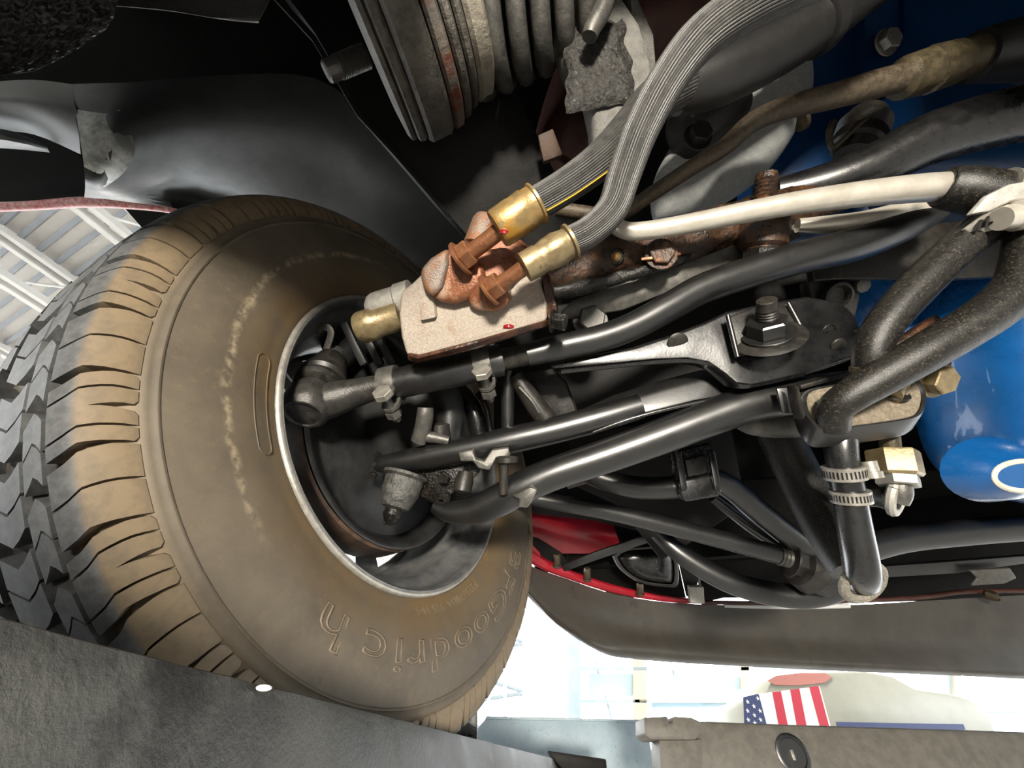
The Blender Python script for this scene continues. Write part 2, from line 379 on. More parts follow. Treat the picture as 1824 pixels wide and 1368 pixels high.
for ri, pr in enumerate(protos):
    for k in range(PITCHN):
        src = pr[k % len(pr)]
        ang = k*DT+(.3*DT if ri % 2 else 0)+.5*DT*(ri == 5)
        if k < len(pr): o = src
        else: o = src.copy(); C.objects.link(o); o.parent = tyre
        o.rotation_euler = (ang, 0, 0)
# raised lettering: outline letters standing on the sidewall, tops outward
def sidewall_w(r):
    for (a, b_), (c, d) in zip(side, side[1:]):
        if b_ <= r <= d and d > b_: return a+(c-a)*(r-b_)/(d-b_)
    return .1
M['letter'] = mat('raised_letter_rubber', (.13, .10, .065), (.17, .13, .085), .55, 0, 60)
def letters(glyphs, r0, size, xs, outline):
    for ch, deg in glyphs:
        cu = bpy.data.curves.new('raised_letter', 'FONT'); cu.body = ch; cu.size = size; cu.align_x = 'CENTER'
        if outline: cu.fill_mode = 'NONE'; cu.bevel_depth = outline; cu.bevel_resolution = 0
        else: cu.extrude = .0005
        cu.resolution_u = 3
        t = bpy.data.objects.new('tmp', cu); C.objects.link(t); dg = bpy.context.evaluated_depsgraph_get()
        me = bpy.data.meshes.new_from_object(t.evaluated_get(dg)); bpy.data.objects.remove(t)
        for v in me.vertices:
            rr = r0+v.co.y; v.co = wl(sidewall_w(rr)+v.co.z*.6+.0002, rr, math.radians(deg)-v.co.x*xs/(r0+size*.35))
        me.name = 'raised_letter'; me.materials.clear(); me.materials.append(M['letter'])
        o = bpy.data.objects.new('raised_letter', me); C.objects.link(o); o.parent = tyre
letters([('B', -21), ('F', -30.5), ('G', -41), ('o', -52), ('o', -61.5), ('d', -71.5), ('r', -79.5), ('i', -85.5), ('c', -92.5), ('h', -104)], .234, .039, 1.8, .0008)
letters([(c, -46-1.85*k) for k, c in enumerate('P225/70R14 98S M+S') if c != ' '], .2035, .0115, 1, 0)
bm = newbm(); q = []                                        # raised oval outline near the bead
for k in range(13): q.append((.2135+.007*math.sin(-PI/2+PI*k/12), math.radians(-142)+.035*math.cos(-PI/2+PI*k/12)))
for k in range(13): q.append((.2135+.007*math.sin(PI/2+PI*k/12), math.radians(-163)+.035*math.cos(PI/2+PI*k/12)))
q.append(q[0]); q2 = []
for (r0, t0), (r1, t1) in zip(q, q[1:]):
    n_ = 10 if abs(t1-t0) > .2 else 1
    q2 += [(r0+(r1-r0)*j/n_, t0+(t1-t0)*j/n_) for j in range(n_)]
q2.append(q[0]); tube_bm(bm, [wl(sidewall_w(r)+.0002, r, t) for r, t in q2], [.0006]*len(q2), 6); wpart('molded_outline', bm, M['tyre'], tyre, 60)
# ---- wheel
wheel = wheel_empty('slotted_rim', 'grey painted steel wheel rim with slots, inside the tire', 'wheel')
bm = newbm()
wlathe(bm, [(.079, .1935), (.083, .1945), (.0865, .1925), (.0868, .189), (.083, .1865), (.074, .185), (.064, .184), (.060, .180), (.054, .172), (.045, .170), (.018, .168), (.008, .160), (-.02, .158), (-.05, .160), (-.05, .164), (-.016, .163), (.004, .166), (.014, .174), (.044, .176), (.056, .184), (.066, .1885)], 120, True)
wpart('rim_barrel', bm, M['rimsteel'], wheel, 50)
bm = newbm(); NS = 10                      # slotted disc
for k in range(NS):
    a0 = 2*PI*k/NS-.56; da = 2*PI/NS
    def sec(r0, r1, f0, f1, w0=-.030, w1=-.030, n=5):
        g = [[bm.verts.new(wl(w0+(w1-w0)*j, r0+(r1-r0)*j, a0+da*(f0+(f1-f0)*i/n))) for i in range(n+1)] for j in (0, 1)]
        h = [[bm.verts.new(v.co+V((-.004, 0, 0))) for v in row] for row in g]
        for i in range(n):
            for q in (g, h): bm.faces.new((q[0][i], q[0][i+1], q[1][i+1], q[1][i]))
            for j in (0, 1): bm.faces.new((g[j][i], g[j][i+1], h[j][i+1], h[j][i]))
        for i in (0, n): bm.faces.new((g[0][i], g[1][i], h[1][i], h[0][i]))
    sec(.152, .160, 0, 1); sec(.122, .152, 0, .36); sec(.03, .122, 0, 1, -.012, -.030)
bmesh.ops.remove_doubles(bm, verts=bm.verts, dist=1e-5)
wpart('slotted_disc', bm, M['rimsteel'], wheel, 30)
bm = newbm(); wlathe(bm, [(.0868, .1905), (.0874, .1925), (.086, .1948), (.084, .1955), (.0835, .193)], 120, True)
tag(wpart('rim_lip', bm, M['steel'], wheel, 60), 'worn bright edge of the rim flange')
brake = wheel_empty('brake_drum', 'dark iron brake drum and backing plate inside the wheel rim', 'brake')
bm = newbm(); wlathe(bm, [(-.005, .02), (-.005, .133), (.000, .1400), (.040, .1400), (.042, .1370), (.03, .1362), (.0, .02)], 96, False); wpart('drum', bm, M['rustdrum'], brake, 40)
bm = newbm(); wlathe(bm, [(.028, .02), (.028, .075), (.022, .085), (.022, .122), (.034, .1295), (.044, .1335), (.0455, .1376), (.047, .1390), (.048, .1362), (.046, .1305), (.037, .125), (.026, .118), (.026, .088), (.032, .078), (.032, .02)], 96, False)
wpart('backing_plate', bm, M['drum'], brake, 40)
# ================================================================ DRIVE-ON LIFT
Eh = .03; e0 = P(0, 1090, 1); e0 = CAM+(e0-CAM)*(Eh/(e0-CAM).z)      # a point of the runway's inner top edge
runway = thing('lift_runway', 'scuffed black runway of the drive-on lift, under the tire', 'vehicle lift', V((e0.x-.2, e0.y, 1.4)))
def runbeam(name, prof, f0, f1, m, n=40, rag=0):
    bm = newbm(); R = []
    for k in range(n+1):
        f = f0+(f1-f0)*k/n; j = rag*mnoise.noise(V((f*40, 0, 0)))
        R.append([e0+CF*f+CR*(a)+UP*(b+j*(i in (0, 1, 2))) for i, (a, b) in enumerate(prof)])
    ring_loft(bm, R); return build(name, bm, m, runway, 40)
runbeam('side_beam', [(0, -.006), (-.003, -.001), (-.007, 0), (-.012, -.003), (-.012, -.14), (-.06, -.16), (-.06, -.17), (.03, -.17), (.028, -.10), (.012, -.045), (.003, -.014)], -.6, 1.5, M['runway'], 100, .0006)
bm = newbm(); bmesh.ops.create_icosphere(bm, subdivisions=2, radius=.0016, matrix=Matrix.Translation(e0+CF*.105+CR*.002-UP*.0025) @ Matrix.Diagonal((2.2, 1.6, .8, 1)))
tag(build('paint_chip', bm, M['white'], runway), 'tiny white chip on the edge')
runbeam('deck_plate', [(-.012, -.048), (-.012, -.06), (-.5, -.06), (-.5, -.048)], -.6, 1.5, M['runway'])
# ================================================================ BODY PANELS AROUND THE WHEEL
body = thing('car_body', 'underside of the raised car body with dark inner fender and red outer paint', 'car', carpt(0, 0, .9))
def sheet(name, grid, m, parent, n=4, thick=.0015, smooth=60):
    """smooth sheet through rows of frame points (x,y,d), given a small thickness away from the viewer"""
    rows_ = [cat_rom([tuple(map(float, q)) for q in r], n) for r in grid]
    cols = list(zip(*rows_)); cols = [cat_rom(list(c), n) for c in cols]
    bm = newbm(); g = [[bm.verts.new(P(*q)) for q in c] for c in cols]
    for a, b in zip(g, g[1:]):
        for k in range(len(a)-1): bm.faces.new((a[k], a[k+1], b[k+1], b[k]))
    bmesh.ops.recalc_face_normals(bm, faces=bm.faces)
    bmesh.ops.solidify(bm, geom=bm.faces[:], thickness=thick)
    return build(name, bm, m, parent, smooth)
# inner fender panel right of the brightened corner, falling away into the wheel house
sheet('inner_fender', [
    [(120, 152, .60), (180, 150, .60), (240, 148, .60), (400, 135, .62), (560, 140, .64), (700, 220, .66), (1000, 300, .70)],
    [(130, 190, .575), (180, 196, .575), (230, 200, .58), (390, 200, .62), (560, 220, .66), (700, 300, .70), (1000, 380, .74)],
    [(140, 230, .57), (180, 240, .575), (220, 250, .58), (370, 265, .66), (560, 300, .72), (700, 380, .76), (1000, 470, .78)],
    [(150, 285, .58), (180, 295, .585), (210, 300, .60), (360, 320, .72), (560, 370, .78), (700, 450, .80), (1000, 560, .8)],
    [(152, 326, .60), (172, 332, .61), (200, 336, .64), (340, 348, .80), (560, 430, .84), (700, 520, .84), (1000, 640, .84)],
    [(150, 350, .74), (170, 352, .74), (210, 356, .74), (350, 382, .80), (560, 480, .88), (700, 580, .86), (1000, 720, .86)]], M['apron'], body)
sheet('fender_shelf', [
    [(-140, 152, .60), (-20, 148, .60), (60, 144, .60), (130, 152, .60)],
    [(-140, 172, .57), (-20, 168, .57), (60, 168, .57), (134, 186, .575)],
    [(-140, 182, .565), (-20, 178, .56), (60, 182, .56), (138, 200, .57)],
    [(-140, 205, .60), (-20, 205, .595), (60, 208, .585), (142, 232, .575)],
    [(-140, 232, .70), (-20, 232, .69), (60, 238, .66), (146, 275, .60)]], M['shelf'], body)
sheet('fender_gusset', [
    [(-140, 232, .60), (-20, 230, .60), (30, 238, .61), (80, 258, .64)],
    [(-140, 248, .58), (-20, 246, .59), (30, 252, .60), (84, 264, .64)],
    [(-140, 264, .62), (-20, 262, .63), (30, 264, .64), (88, 270, .66)]], M['shelf'], body)
tag(sheet('daylit_patch', [  # daylight from the wheel opening painted as a pale patch
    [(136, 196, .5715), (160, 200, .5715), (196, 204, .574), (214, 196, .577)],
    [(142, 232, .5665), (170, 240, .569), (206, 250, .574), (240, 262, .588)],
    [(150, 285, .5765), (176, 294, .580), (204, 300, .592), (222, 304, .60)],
    [(154, 322, .5945), (166, 326, .599), (180, 330, .610), (186, 332, .615)]], mat('daylit_fender_patch', (.55, .56, .52), (.2, .205, .19), .5, 0, 40, .6, .05, 200), body), 'pale patch, daylight painted in')
# wheel house beyond and over the tyre
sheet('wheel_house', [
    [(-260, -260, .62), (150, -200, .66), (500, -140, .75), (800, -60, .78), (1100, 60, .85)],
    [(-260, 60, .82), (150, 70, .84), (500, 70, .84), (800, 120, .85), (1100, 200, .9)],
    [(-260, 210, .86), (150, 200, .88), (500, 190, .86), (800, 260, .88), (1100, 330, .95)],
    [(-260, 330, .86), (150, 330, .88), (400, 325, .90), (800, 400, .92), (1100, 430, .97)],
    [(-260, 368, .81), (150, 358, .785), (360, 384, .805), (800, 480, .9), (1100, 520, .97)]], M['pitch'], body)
sheet('cowl_edge', [
    [(190, -40, .52), (300, -40, .53), (400, -40, .54), (500, -40, .55)],
    [(196, 2, .50), (300, 10, .51), (400, 24, .53), (470, 22, .54)],
    [(200, 8, .50), (300, 17, .51), (400, 33, .53), (460, 38, .54)],
    [(205, 4, .53), (300, 14, .54), (400, 30, .56), (460, 36, .57)]], M['undercoat'], body)
# painted lip of the wheel opening
bm = newbm(); pts, rad = path([(-60, 372, .80, 7), (60, 366, .79, 8), (150, 360, .78, 9), (230, 363, .78, 9), (300, 372, .79, 7), (360, 386, .80, 5)], 6); tube_bm(bm, pts, rad, 12)
tag(build('fender_lip', bm, M['redlip'], body, 60), 'worn red lip of the wheel opening')
# undercoated floor pan corner close to the camera
g = []
bm = newbm(); NX, NY = 110, 110
redge = [(-260, 300), (-60, 222), (0, 210), (30, 203), (52, 190), (66, 168), (82, 148), (100, 116), (118, 82), (128, 60), (136, -10), (141, -160)]
def rx(y):
    for (a, b), (c, d) in zip(redge, redge[1:]):
        if a <= y <= c: return b+(d-b)*(y-a)/(c-a)
    return redge[-1][1]
for j in range(NY+1):
    row = []
    for i in range(NX+1):
        u = i/NX; y = -200+340*(j/NY); x = -180+u*(rx(y)+180); d = .31+.03*u-.0001*y
        hgt = .012*abs(mnoise.noise(V((x*.075, y*.085, 0))))+.006*mnoise.noise(V((x*.16, y*.17, 3)))
        row.append(bm.verts.new(P(x, y, d-hgt)))
    g.append(row)
for a, b in zip(g, g[1:]):
    for k in range(NX): bm.faces.new((a[k], a[k+1], b[k+1], b[k]))
bmesh.ops.solidify(bm, geom=bm.faces[:], thickness=.01)
tag(build('undercoated_panel', bm, M['undercoat'], body, 80), 'pebbled black undercoating')
# panels closing the engine bay and the floor over and behind the camera (unseen; heights and edges shaped to cut the light)
def cslab(name, r0, r1, f0, f1, u0, u1, m, parent=body):
    c = carpt((r0+r1)/2, (f0+f1)/2, (u0+u1)/2); return obox(name, c, CR, CF, UP, (abs(r1-r0), abs(f1-f0), abs(u1-u0)), m, parent, 0)
cslab('floor_pan', -.66, -.04, -2.6, -.14, .22, .24, M['undercoat'])
cslab('floor_pan', .42, 1.5, -2.6, -.14, .22, .24, M['undercoat'])
cslab('tunnel_top', -.04, .42, -2.6, -.14, .50, .52, M['undercoat'])
cslab('tunnel_side', -.06, -.04, -2.6, -.14, .24, .58, M['undercoat'])
cslab('tunnel_side', .42, .44, -2.6, -.14, .24, .58, M['undercoat'])
cslab('hood', -1.0, 1.5, -.2, 1.35, .98, 1.0, M['pitch'])
cslab('firewall', -.66, -.04, -.16, -.14, .24, .98, M['pitch'])
cslab('firewall', .42, 1.5, -.16, -.14, .24, .98, M['pitch'])
cslab('firewall', -.04, .42, -.16, -.14, .58, .98, M['pitch'])
cslab('rear_fender_wall', -.68, -.66, -2.6, -.12, .12, .98, M['dark'])
cslab('far_fender_wall', 1.5, 1.52, -2.6, 1.35, .24, 1.0, M['dark'])
cslab('radiator_support', -.15, 1.5, 1.0, 1.02, .36, .98, M['pitch'])
# ================================================================ FRAME RAIL
rail = thing('frame_rail', 'dark steel frame rail running down from the rusty finned mount', 'frame rail', P(760, 200, .6))
def plate_px(name, poly, thick, m, parent, bev=.002): return slab(name, poly, thick, m, parent, bev)
slab('rail_web', [(470, -60, .50), (560, 60, .52), (640, 200, .54), (760, 340, .58), (850, 440, .60), (900, 470, .62), (1060, 470, .66), (1000, 330, .62), (940, 200, .58), (880, 80, .54), (800, -60, .52)], .04, M['dark'], rail, .004)
tube('weld_seam', [(640, 200, .539, 2.5), (690, 262, .552, 2.5), (750, 330, .576, 2.2), (800, 385, .588, 2)], M['dark'], rail, 5, 8)
bar('rail_flange', [(478, -20, .497, 12), (560, 70, .512, 10), (640, 205, .534, 9), (700, 270, .55, 8), (800, 385, .585, 7)], 10, .006, M['dark'], rail, .001)
# ================================================================ FINNED MOUNT, SPRING AND CASTINGS ABOVE
mount = thing('rubber_mount', 'rust-streaked grey round mount with a threaded stud above the frame rail', 'mount', P(690, 60, .46))
ma = P(652, 62, .455); mb = P(800, 0, .454); max_ = (mb-ma)
u = px(.455)
M['mountgrey'] = mat('grey_mount_metal', (.06, .056, .048), (.12, .11, .092), .45, .1, 70, .6, .9, 260)
M['rustring'] = mat('rust_streaked_ring', (.11, .10, .085), (.16, .145, .12), .5, 0, 60, .65, .8, 200, c3=(.13, .04, .02), c3scale=30, c3lo=.45, c3hi=.6)
def mring(name, prof, m): return lathe(name, ma, max_, [(t*u, r*u) for t, r in prof], m, mount, 72, 30)
mring('end_plate', [(-4, 10), (-4, 120), (0, 160), (6, 172), (13, 172), (16, 164)], M['mountgrey'])
mring('lip_ring', [(14, 100), (15, 168), (20, 178), (30, 180), (36, 174), (37, 100)], M['mountgrey'])
mring('drum', [(36, 100), (37, 182), (44, 188), (84, 186), (90, 180), (91, 100)], M['mountgrey'])
mring('rust_ring', [(92, 100), (93, 176), (98, 182), (112, 180), (116, 172), (117, 100)], M['rustring'])
mring('thin_ring', [(118, 100), (119, 168), (123, 172), (131, 170), (135, 162), (136, 100)], M['mountgrey'])
mring('thin_ring', [(137, 100), (138, 158), (142, 162), (149, 160), (153, 152), (154, 90)], M['mountgrey'])
tag(mring('sealant_ring', [(154, 90), (155, 150), (162, 156), (184, 152), (190, 140), (191, 80)], mat('cracked_pale_sealant', (.2, .18, .14), (.3, .27, .22), .6, 0, 90, .7, .8, 120)), 'cracked pale sealant')
threaded('stud', P(652, 100, .44), P(578, 130, .43)-P(652, 100, .44), px(.43, 80), px(.43, 20), M['greysteel'], mount, .0021, .3)
spring = thing('coil_spring', 'dark coil spring between the round mount and the crusted flange', 'spring', P(950, 20, .47))
bm = newbm(); pts = []; rad = []; NT = 6.8; N_ = 220
A0 = P(812, -10, .48); A1 = P(1075, -45, .46); ax = (A1-A0).normalized(); e1 = (-VU-ax*(-VU).dot(ax)).normalized(); e2 = ax.cross(e1)
for k in range(N_+1):
    t = k/N_; a = 2*PI*NT*t-.5; R_ = px(.46, 178-70*t)
    pts.append(A0.lerp(A1, t)+ax*0+(e1*math.cos(a)+e2*math.sin(a)*.7)*R_); rad.append(px(.46, 17))
tube_bm(bm, pts, rad, 10); build('spring_coil', bm, M['greysteel'] if 0 else mat('weathered_spring_steel', (.045, .045, .042), (.085, .08, .07), .42, .2, 70, .55, .3, 300), spring, 60)
tube('spring_hook', [(1085, -20, .42, 17), (1072, 20, .42, 17), (1056, 48, .42, 16), (1050, 66, .42, 14)], M['greysteel'], spring, 5, 12)
flange = thing('casting_flange', 'rough grey cast flange with a flaking black crust, behind the ribbed hose', 'casting', P(1090, 120, .46))
slab('flange_plate', [(1050, -60, .46), (1100, -20, .45), (1140, 40, .45), (1160, 110, .45), (1163, 170, .45), (1140, 235, .455), (1085, 290, .46), (1058, 290, .465), (1056, 215, .46), (1045, 165, .46), (1010, 120, .46), (985, 60, .46), (1010, -20, .46)], .035, M['castdark'], flange, .006)
slab('flange_web', [(1120, -40, .47), (1165, 60, .47), (1172, 150, .48), (1150, 260, .48), (1135, 180, .465), (1130, 80, .46)], .03, M['castdark'], flange, .003)
bm = newbm(); G = 26                                       # crust, lumpy
gr = []
for j in range(G+1):
    row = []
    for i in range(G+1):
        a, b = i/G, j/G
        x = 1008+a*(100+28*b)+12*mnoise.noise(V((b*5, 1, 0))); y = 52+b*150-20*a+14*mnoise.noise(V((a*5, 7, 0)))
        edge = min(a, 1-a, b, 1-b)*8
        row.append(bm.verts.new(P(x, y, .452-.004*min(1, edge)-.005*min(1, edge)*abs(mnoise.noise(V((x*.09, y*.09, 0))))-.003*mnoise.noise(V((x*.2, y*.2, 5)))*min(1, edge))))
    gr.append(row)
for a, b in zip(gr, gr[1:]):
    for k in range(G): bm.faces.new((a[k], a[k+1], b[k+1], b[k]))
bmesh.ops.solidify(bm, geom=bm.faces[:], thickness=.004)
tag(build('crust_patch', bm, M['crust'], flange, 80), 'flaking black crust')
hdr = thing('exhaust_pipe', 'brown oxidised exhaust pipe behind the ribbed hoses', 'pipe', P(1250, 20, .62))
tube('pipe', [(1000, 300, .66, 62), (1060, 190, .64, 90), (1130, 90, .62, 110), (1230, 20, .62, 115), (1380, -50, .62, 110), (1600, -140, .62, 105)], M['darkred'], hdr, 6, 28)
tag(slab('heat_tab', [(958, 240, .55), (985, 228, .55), (1003, 275, .56), (968, 288, .56)], .01, M['rustdrum'], hdr, .002), 'rusty brown tab')
hous = thing('starter_casting', 'light grey textured casting tucked under the thick dark hose', 'casting', P(1330, 250, .54))
bm = newbm()
ring = [(1446, 95), (1449, 150), (1430, 205), (1395, 270), (1340, 330), (1265, 375), (1180, 395), (1160, 380), (1165, 320), (1205, 245), (1255, 180), (1330, 115), (1400, 85)]
ring = [q[:2] for q in cat_rom([(float(a), float(b)) for a, b in ring+ring[:1]], 4)][:-1]
cx_, cy_ = 1310, 245
ring_loft(bm, [[P(cx_+(a-cx_)*s_, cy_+(b-cy_)*s_, .555-dd) for a, b in ring] for s_, dd in ((1, -.07), (1, 0), (.985, .012), (.94, .022), (.85, .029), (.6, .036), (.25, .039))])
build('housing', bm, M['cast'], hous, 50)
lathe_px('solenoid', (1215, 245, .50), (1300, 175, .51), [(0, 20), (.02, 40), (.1, 46), (.8, 46), (1, 44)], M['black_dust'], hous)
hexnut('bolt', P(1243, 243, .47), -VF+VU*.1, px(.47, 20), .012, M['black_dust'], hous, .002)
tag(lathe_px('brass_plug', (1424, 218, .53), (1432, 214, .53), [(0, 6), (.1, 16), (.9, 16), (1, 10)], M['oldbrass'], hous, 16), 'small brass plug')
# ================================================================ ENGINE
eng = thing('engine_block', 'blue engine block, its shade painted in, at the top right', 'engine', P(1650, 150, .68))
slab('block_face', [(1380, -80, .70), (1546, -80, .68), (1546, 360, .68), (1500, 520, .70), (1330, 420, .72)], .05, M['blueshade'], eng, .004)
slab('block_side', [(1540, -80, .66), (2600, -80, .64), (2600, 420, .64), (1560, 430, .66), (1540, 340, .66)], .06, M['blueshade'], eng, .006)
slab('block_rib', [(1606, -80, .655), (1612, -80, .65), (1612, 60, .65), (1606, 60, .655)], .02, M['blueshade'], eng, .002)
hexnut('bolt', P(1580, 75, .645), -VF+V((.15, 0, -.1)), px(.645, 18), .012, M['steel'], eng, .003)
bm = newbm()
def superbox(bm, c, X, Y, Z, s, e=4.0, nu=40, nv=24):
    def sg(v, p): return math.copysign(abs(v)**p, v)
    R = []
    for j in range(1, nv):
        ph = -PI/2+PI*j/nv
        R.append([c+X*s[0]*sg(math.cos(ph), 2/e)*sg(math.cos(2*PI*k/nu), 2/e)+Y*s[1]*sg(math.cos(ph), 2/e)*sg(math.sin(2*PI*k/nu), 2/e)+Z*s[2]*sg(math.sin(ph), 2/e) for k in range(nu)])
    ring_loft(bm, R)
superbox(bm, P(1690, 240, .60), VX, VU, VF, (px(.6, 105), px(.6, 100), .05), 5); build('block_boss', bm, M['blueshade'], eng, 60)
pan = thing('oil_pan', 'bright blue enamelled oil pan with a cream-edged drain boss', 'oil pan', P(1800, 700, .55))
bm = newbm(); X_ = (VX+VF*.15).normalized(); Y_ = (VU-VX*.12).normalized()
superbox(bm, P(1872, 690, .555), X_, Y_, X_.cross(Y_), (px(.47, 232), px(.47, 245), .095), 3.6, 64, 40)
build('pan_sump', bm, M['blue'], pan, 60)
slab('pan_rail', [(1520, 500, .60), (1660, 440, .58), (1990, 430, .58), (1990, 640, .56), (1660, 640, .56), (1540, 610, .585), (1512, 560, .60)], .08, M['blue'], pan, .01)
bm = newbm(); ca = P(1826, 848, .452)
ring_loft(bm, [[ca+(VX*math.cos(2*PI*k/32)*px(.46, a)+VU*math.sin(2*PI*k/32)*px(.46, b))+VF*z for k in range(32)] for a, b, z in ((92, 62, .035), (74, 46, .012), (62, 34, .004), (58, 30, .0))])
build('drain_boss', bm, M['blue'], pan, 40)
bm = newbm()
pts = [ca+(VX*math.cos(2*PI*k/40)*px(.46, 54)+VU*math.sin(2*PI*k/40)*px(.46, 26))+VF*.001 for k in range(41)]; tube_bm(bm, pts, [px(.46, 5)]*41, 8)
tag(build('drain_gasket', bm, mat('cream_gasket', (.62, .58, .45), (.7, .66, .55), .5), pan), 'cream gasket ring')
# ================================================================ STEERING CONTROL VALVE
D = .37
valve = thing('power_steering_valve', 'oil-stained cast control valve with two copper-brown ports, in the middle of the steering', 'steering valve', P(850, 560, D+.02))
M['valvecast'] = mat('pale_oily_casting', (.40, .34, .28), (.52, .46, .39), .3, .3, 500, .45, .8, 900, c3=(.36, .2, .12), c3scale=40, c3lo=.6, c3hi=.78)
M['stain'] = mat('rust_brown_oil_stain', (.15, .05, .022), (.26, .10, .045), .24, .3, 60, .4, .35, 500, c3=(.36, .24, .17), c3scale=30, c3lo=.6, c3hi=.7)
M['stainpale'] = mat('oil_tinted_grey_casting', (.22, .19, .165), (.26, .19, .14), .36, .3, 60, .5, .5, 600, c3=(.24, .11, .055), c3scale=30, c3lo=.5, c3hi=.62)
M['darkoil'] = mat('dark_brown_oil_film', (.03, .014, .009), (.09, .035, .018), .15, .2, 60, .3, .3, 300)
vb = (VF*.9+VU*.30+VX*.12).normalized()
slab('valve_body', [(709, 560, D+.012), (713, 600, D+.01), (722, 634, D+.008), (740, 638, D+.006), (850, 610, D), (975, 573, D), (972, 535, D), (958, 480, D+.01), (900, 445, D+.015), (820, 455, D+.016), (756, 482, D+.014), (735, 503, D+.012), (712, 520, D+.012)], .055, M['valvecast'], valve, .0045, vb, 40, 3)
tag(slab('oil_film_edge', [(724, 628, D+.006), (745, 633, D+.003), (850, 606, D-.003), (975, 570, D-.003), (978, 582, D+.004), (850, 622, D+.004), (742, 648, D+.01), (724, 642, D+.011)], .03, M['darkoil'], valve, .003, vb), 'dark oily lower edge')
slab('end_pad', [(742, 497, D+.004), (768, 490, D+.004), (772, 540, D+.003), (776, 566, D+.003), (748, 572, D+.004)], .02, M['valvecast'], valve, .002, vb)
lathe_px('end_nose', (716, 562, D+.03), (637, 586, D+.035), [(0, 26), (.55, 26), (.6, 29), (.9, 29), (.97, 26), (1, 20)], M['olive'], valve, 24)
lathe_px('end_cap', (735, 528, D+.035), (656, 552, D+.04), [(0, 30), (.3, 30), (.34, 27), (.8, 27), (.9, 24), (1, 15)], M['galv'], valve, 24)
pd = P(905, 400, D-.02)-P(828, 458, D-.005); pd.normalize()
def port(a, r, L, m, name='port_boss'):
    A = P(*a); u_ = px(a[2]); return lathe(name, A-pd*L, pd, [(-.012, r*.4*u_), (-.009, r*.75*u_), (-.002, r*1.02*u_), (L*.25, r*1.1*u_), (L*.6, r*1.06*u_), (L*.9, r*.97*u_), (L, r*.82*u_), (L, r*.5*u_)], m, valve, 32, 60)
slab('port_boss', [(750, 478, D-.004), (772, 458, D-.006), (808, 436, D-.008), (836, 444, D-.012), (858, 478, D-.014), (866, 506, D-.012), (846, 530, D-.008), (806, 544, D-.004), (772, 538, D-.003), (754, 512, D-.003)], .03, M['stain'], valve, .010, vb, 50, 4)
slab('port_boss', [(832, 526, D-.006), (850, 498, D-.012), (878, 488, D-.016), (904, 516, D-.016), (908, 540, D-.012), (884, 556, D-.006), (850, 554, D-.004), (834, 544, D-.004)], .03, M['stain'], valve, .009, vb, 50, 4)
slab('boss_shoulder', [(744, 482, D-.009), (764, 460, D-.012), (796, 440, D-.014), (796, 470, D-.0145), (786, 512, D-.012), (768, 534, D-.009), (750, 514, D-.009)], .034, M['stainpale'], valve, .009, vb, 50, 4)
slab('port_bridge', [(800, 455, D+.0), (900, 440, D+.0), (935, 480, D-.002), (900, 520, D-.004), (850, 500, D-.004)], .03, M['stain'], valve, .004, vb)
slab('rear_lug', [(838, 405, D+.03), (862, 388, D+.03), (895, 400, D+.03), (950, 450, D+.02), (960, 495, D+.015), (880, 480, D+.02), (830, 440, D+.03)], .03, M['stain'], valve, .006, vb)
lathe_px('rear_post', (850, 440, D+.04), (868, 386, D+.045), [(0, 26), (.8, 24), (.95, 20), (1, 12)], M['stainpale'], valve, 20)
slab('end_flange', [(962, 470, D+.004), (978, 490, D+.004), (992, 545, D+.004), (994, 575, D+.006), (978, 585, D+.006), (972, 540, D+.002)], .04, M['darkoil'], valve, .003, vb)
hexnut('flange_bolt', P(986, 572, D+.0), V((.9, -.1, -.35)), px(D, 16), .012, M['grease'], valve, .002)
for nm, (a, b, c_, nr) in {'a': ((828, 456, D-.018), (848, 441, D-.022), None, 24), 'b': ((878, 512, D-.022), (898, 500, D-.026), None, 22)}.items():
    A = P(*a); n_ = hexnut('flare_nut', A-pd*.003, pd, px(D, nr), .011, M['copper'], valve, .003, .4)
for spec in ([(838, 450, D-.02, 15), (868, 428, D-.026, 15), (905, 398, D-.032, 16)], [(888, 507, D-.022, 14), (915, 490, D-.028, 14), (945, 468, D-.034, 15)]):
    tube('steel_tube', spec, M['copper'], valve, 5, 18)
blob = newbm(); bmesh.ops.create_icosphere(blob, subdivisions=3, radius=px(D, 7), matrix=Matrix.Translation(P(898, 412, D-.052)) @ Matrix.Diagonal((1, .5, 1.1, 1)))
M['redoil'] = mat('red_fluid', (.22, .008, .012), rough=.06, coat=1)
tag(build('fluid_drop', blob, M['redoil'], valve), 'drop of red fluid')
blob = newbm(); bmesh.ops.create_icosphere(blob, subdivisions=3, radius=px(D, 8), matrix=Matrix.Translation(P(906, 582, D+.001)) @ Matrix.Diagonal((1.3, .6, .6, 1)))
tag(build('fluid_drop', blob, M['redoil'], valve), 'drop of red fluid')
# ---- the two ribbed pressure hoses
def ribbed(spec, parent, n=10, ribs=44, name='ribbed_hose'):
    bm = newbm(); pts, rad = path(spec, n)
    tube_bm(bm, pts, rad, ribs*3, lambda k: (1.0, 1.0, .955)[k % 3]); return build(name, bm, M['ribhose'], parent, 12)
h1 = thing('pressure_hose', 'ribbed rubber hose with a yellow stripe, running behind the other ribbed hose', 'hose', P(960, 355, .34), 'ribbed steering hoses')
spec1 = [(950, 366, .336, 29), (1010, 330, .34, 30), (1070, 285, .345, 32), (1120, 232, .36, 34), (1165, 180, .385, 36), (1215, 150, .40, 36)]
ribbed(spec1, h1)
lathe_px('crimp_collar', (884, 410, .338), (957, 362, .336), [(0, 18), (.02, 33), (.08, 35), (.45, 36), (.5, 35), (.75, 36.5), (.8, 34), (.93, 34), (.95, 37.5), (1, 37.5)], M['brass'], h1, 32)
pts, rad = path(spec1[:5], 10); bm = newbm(); q = []
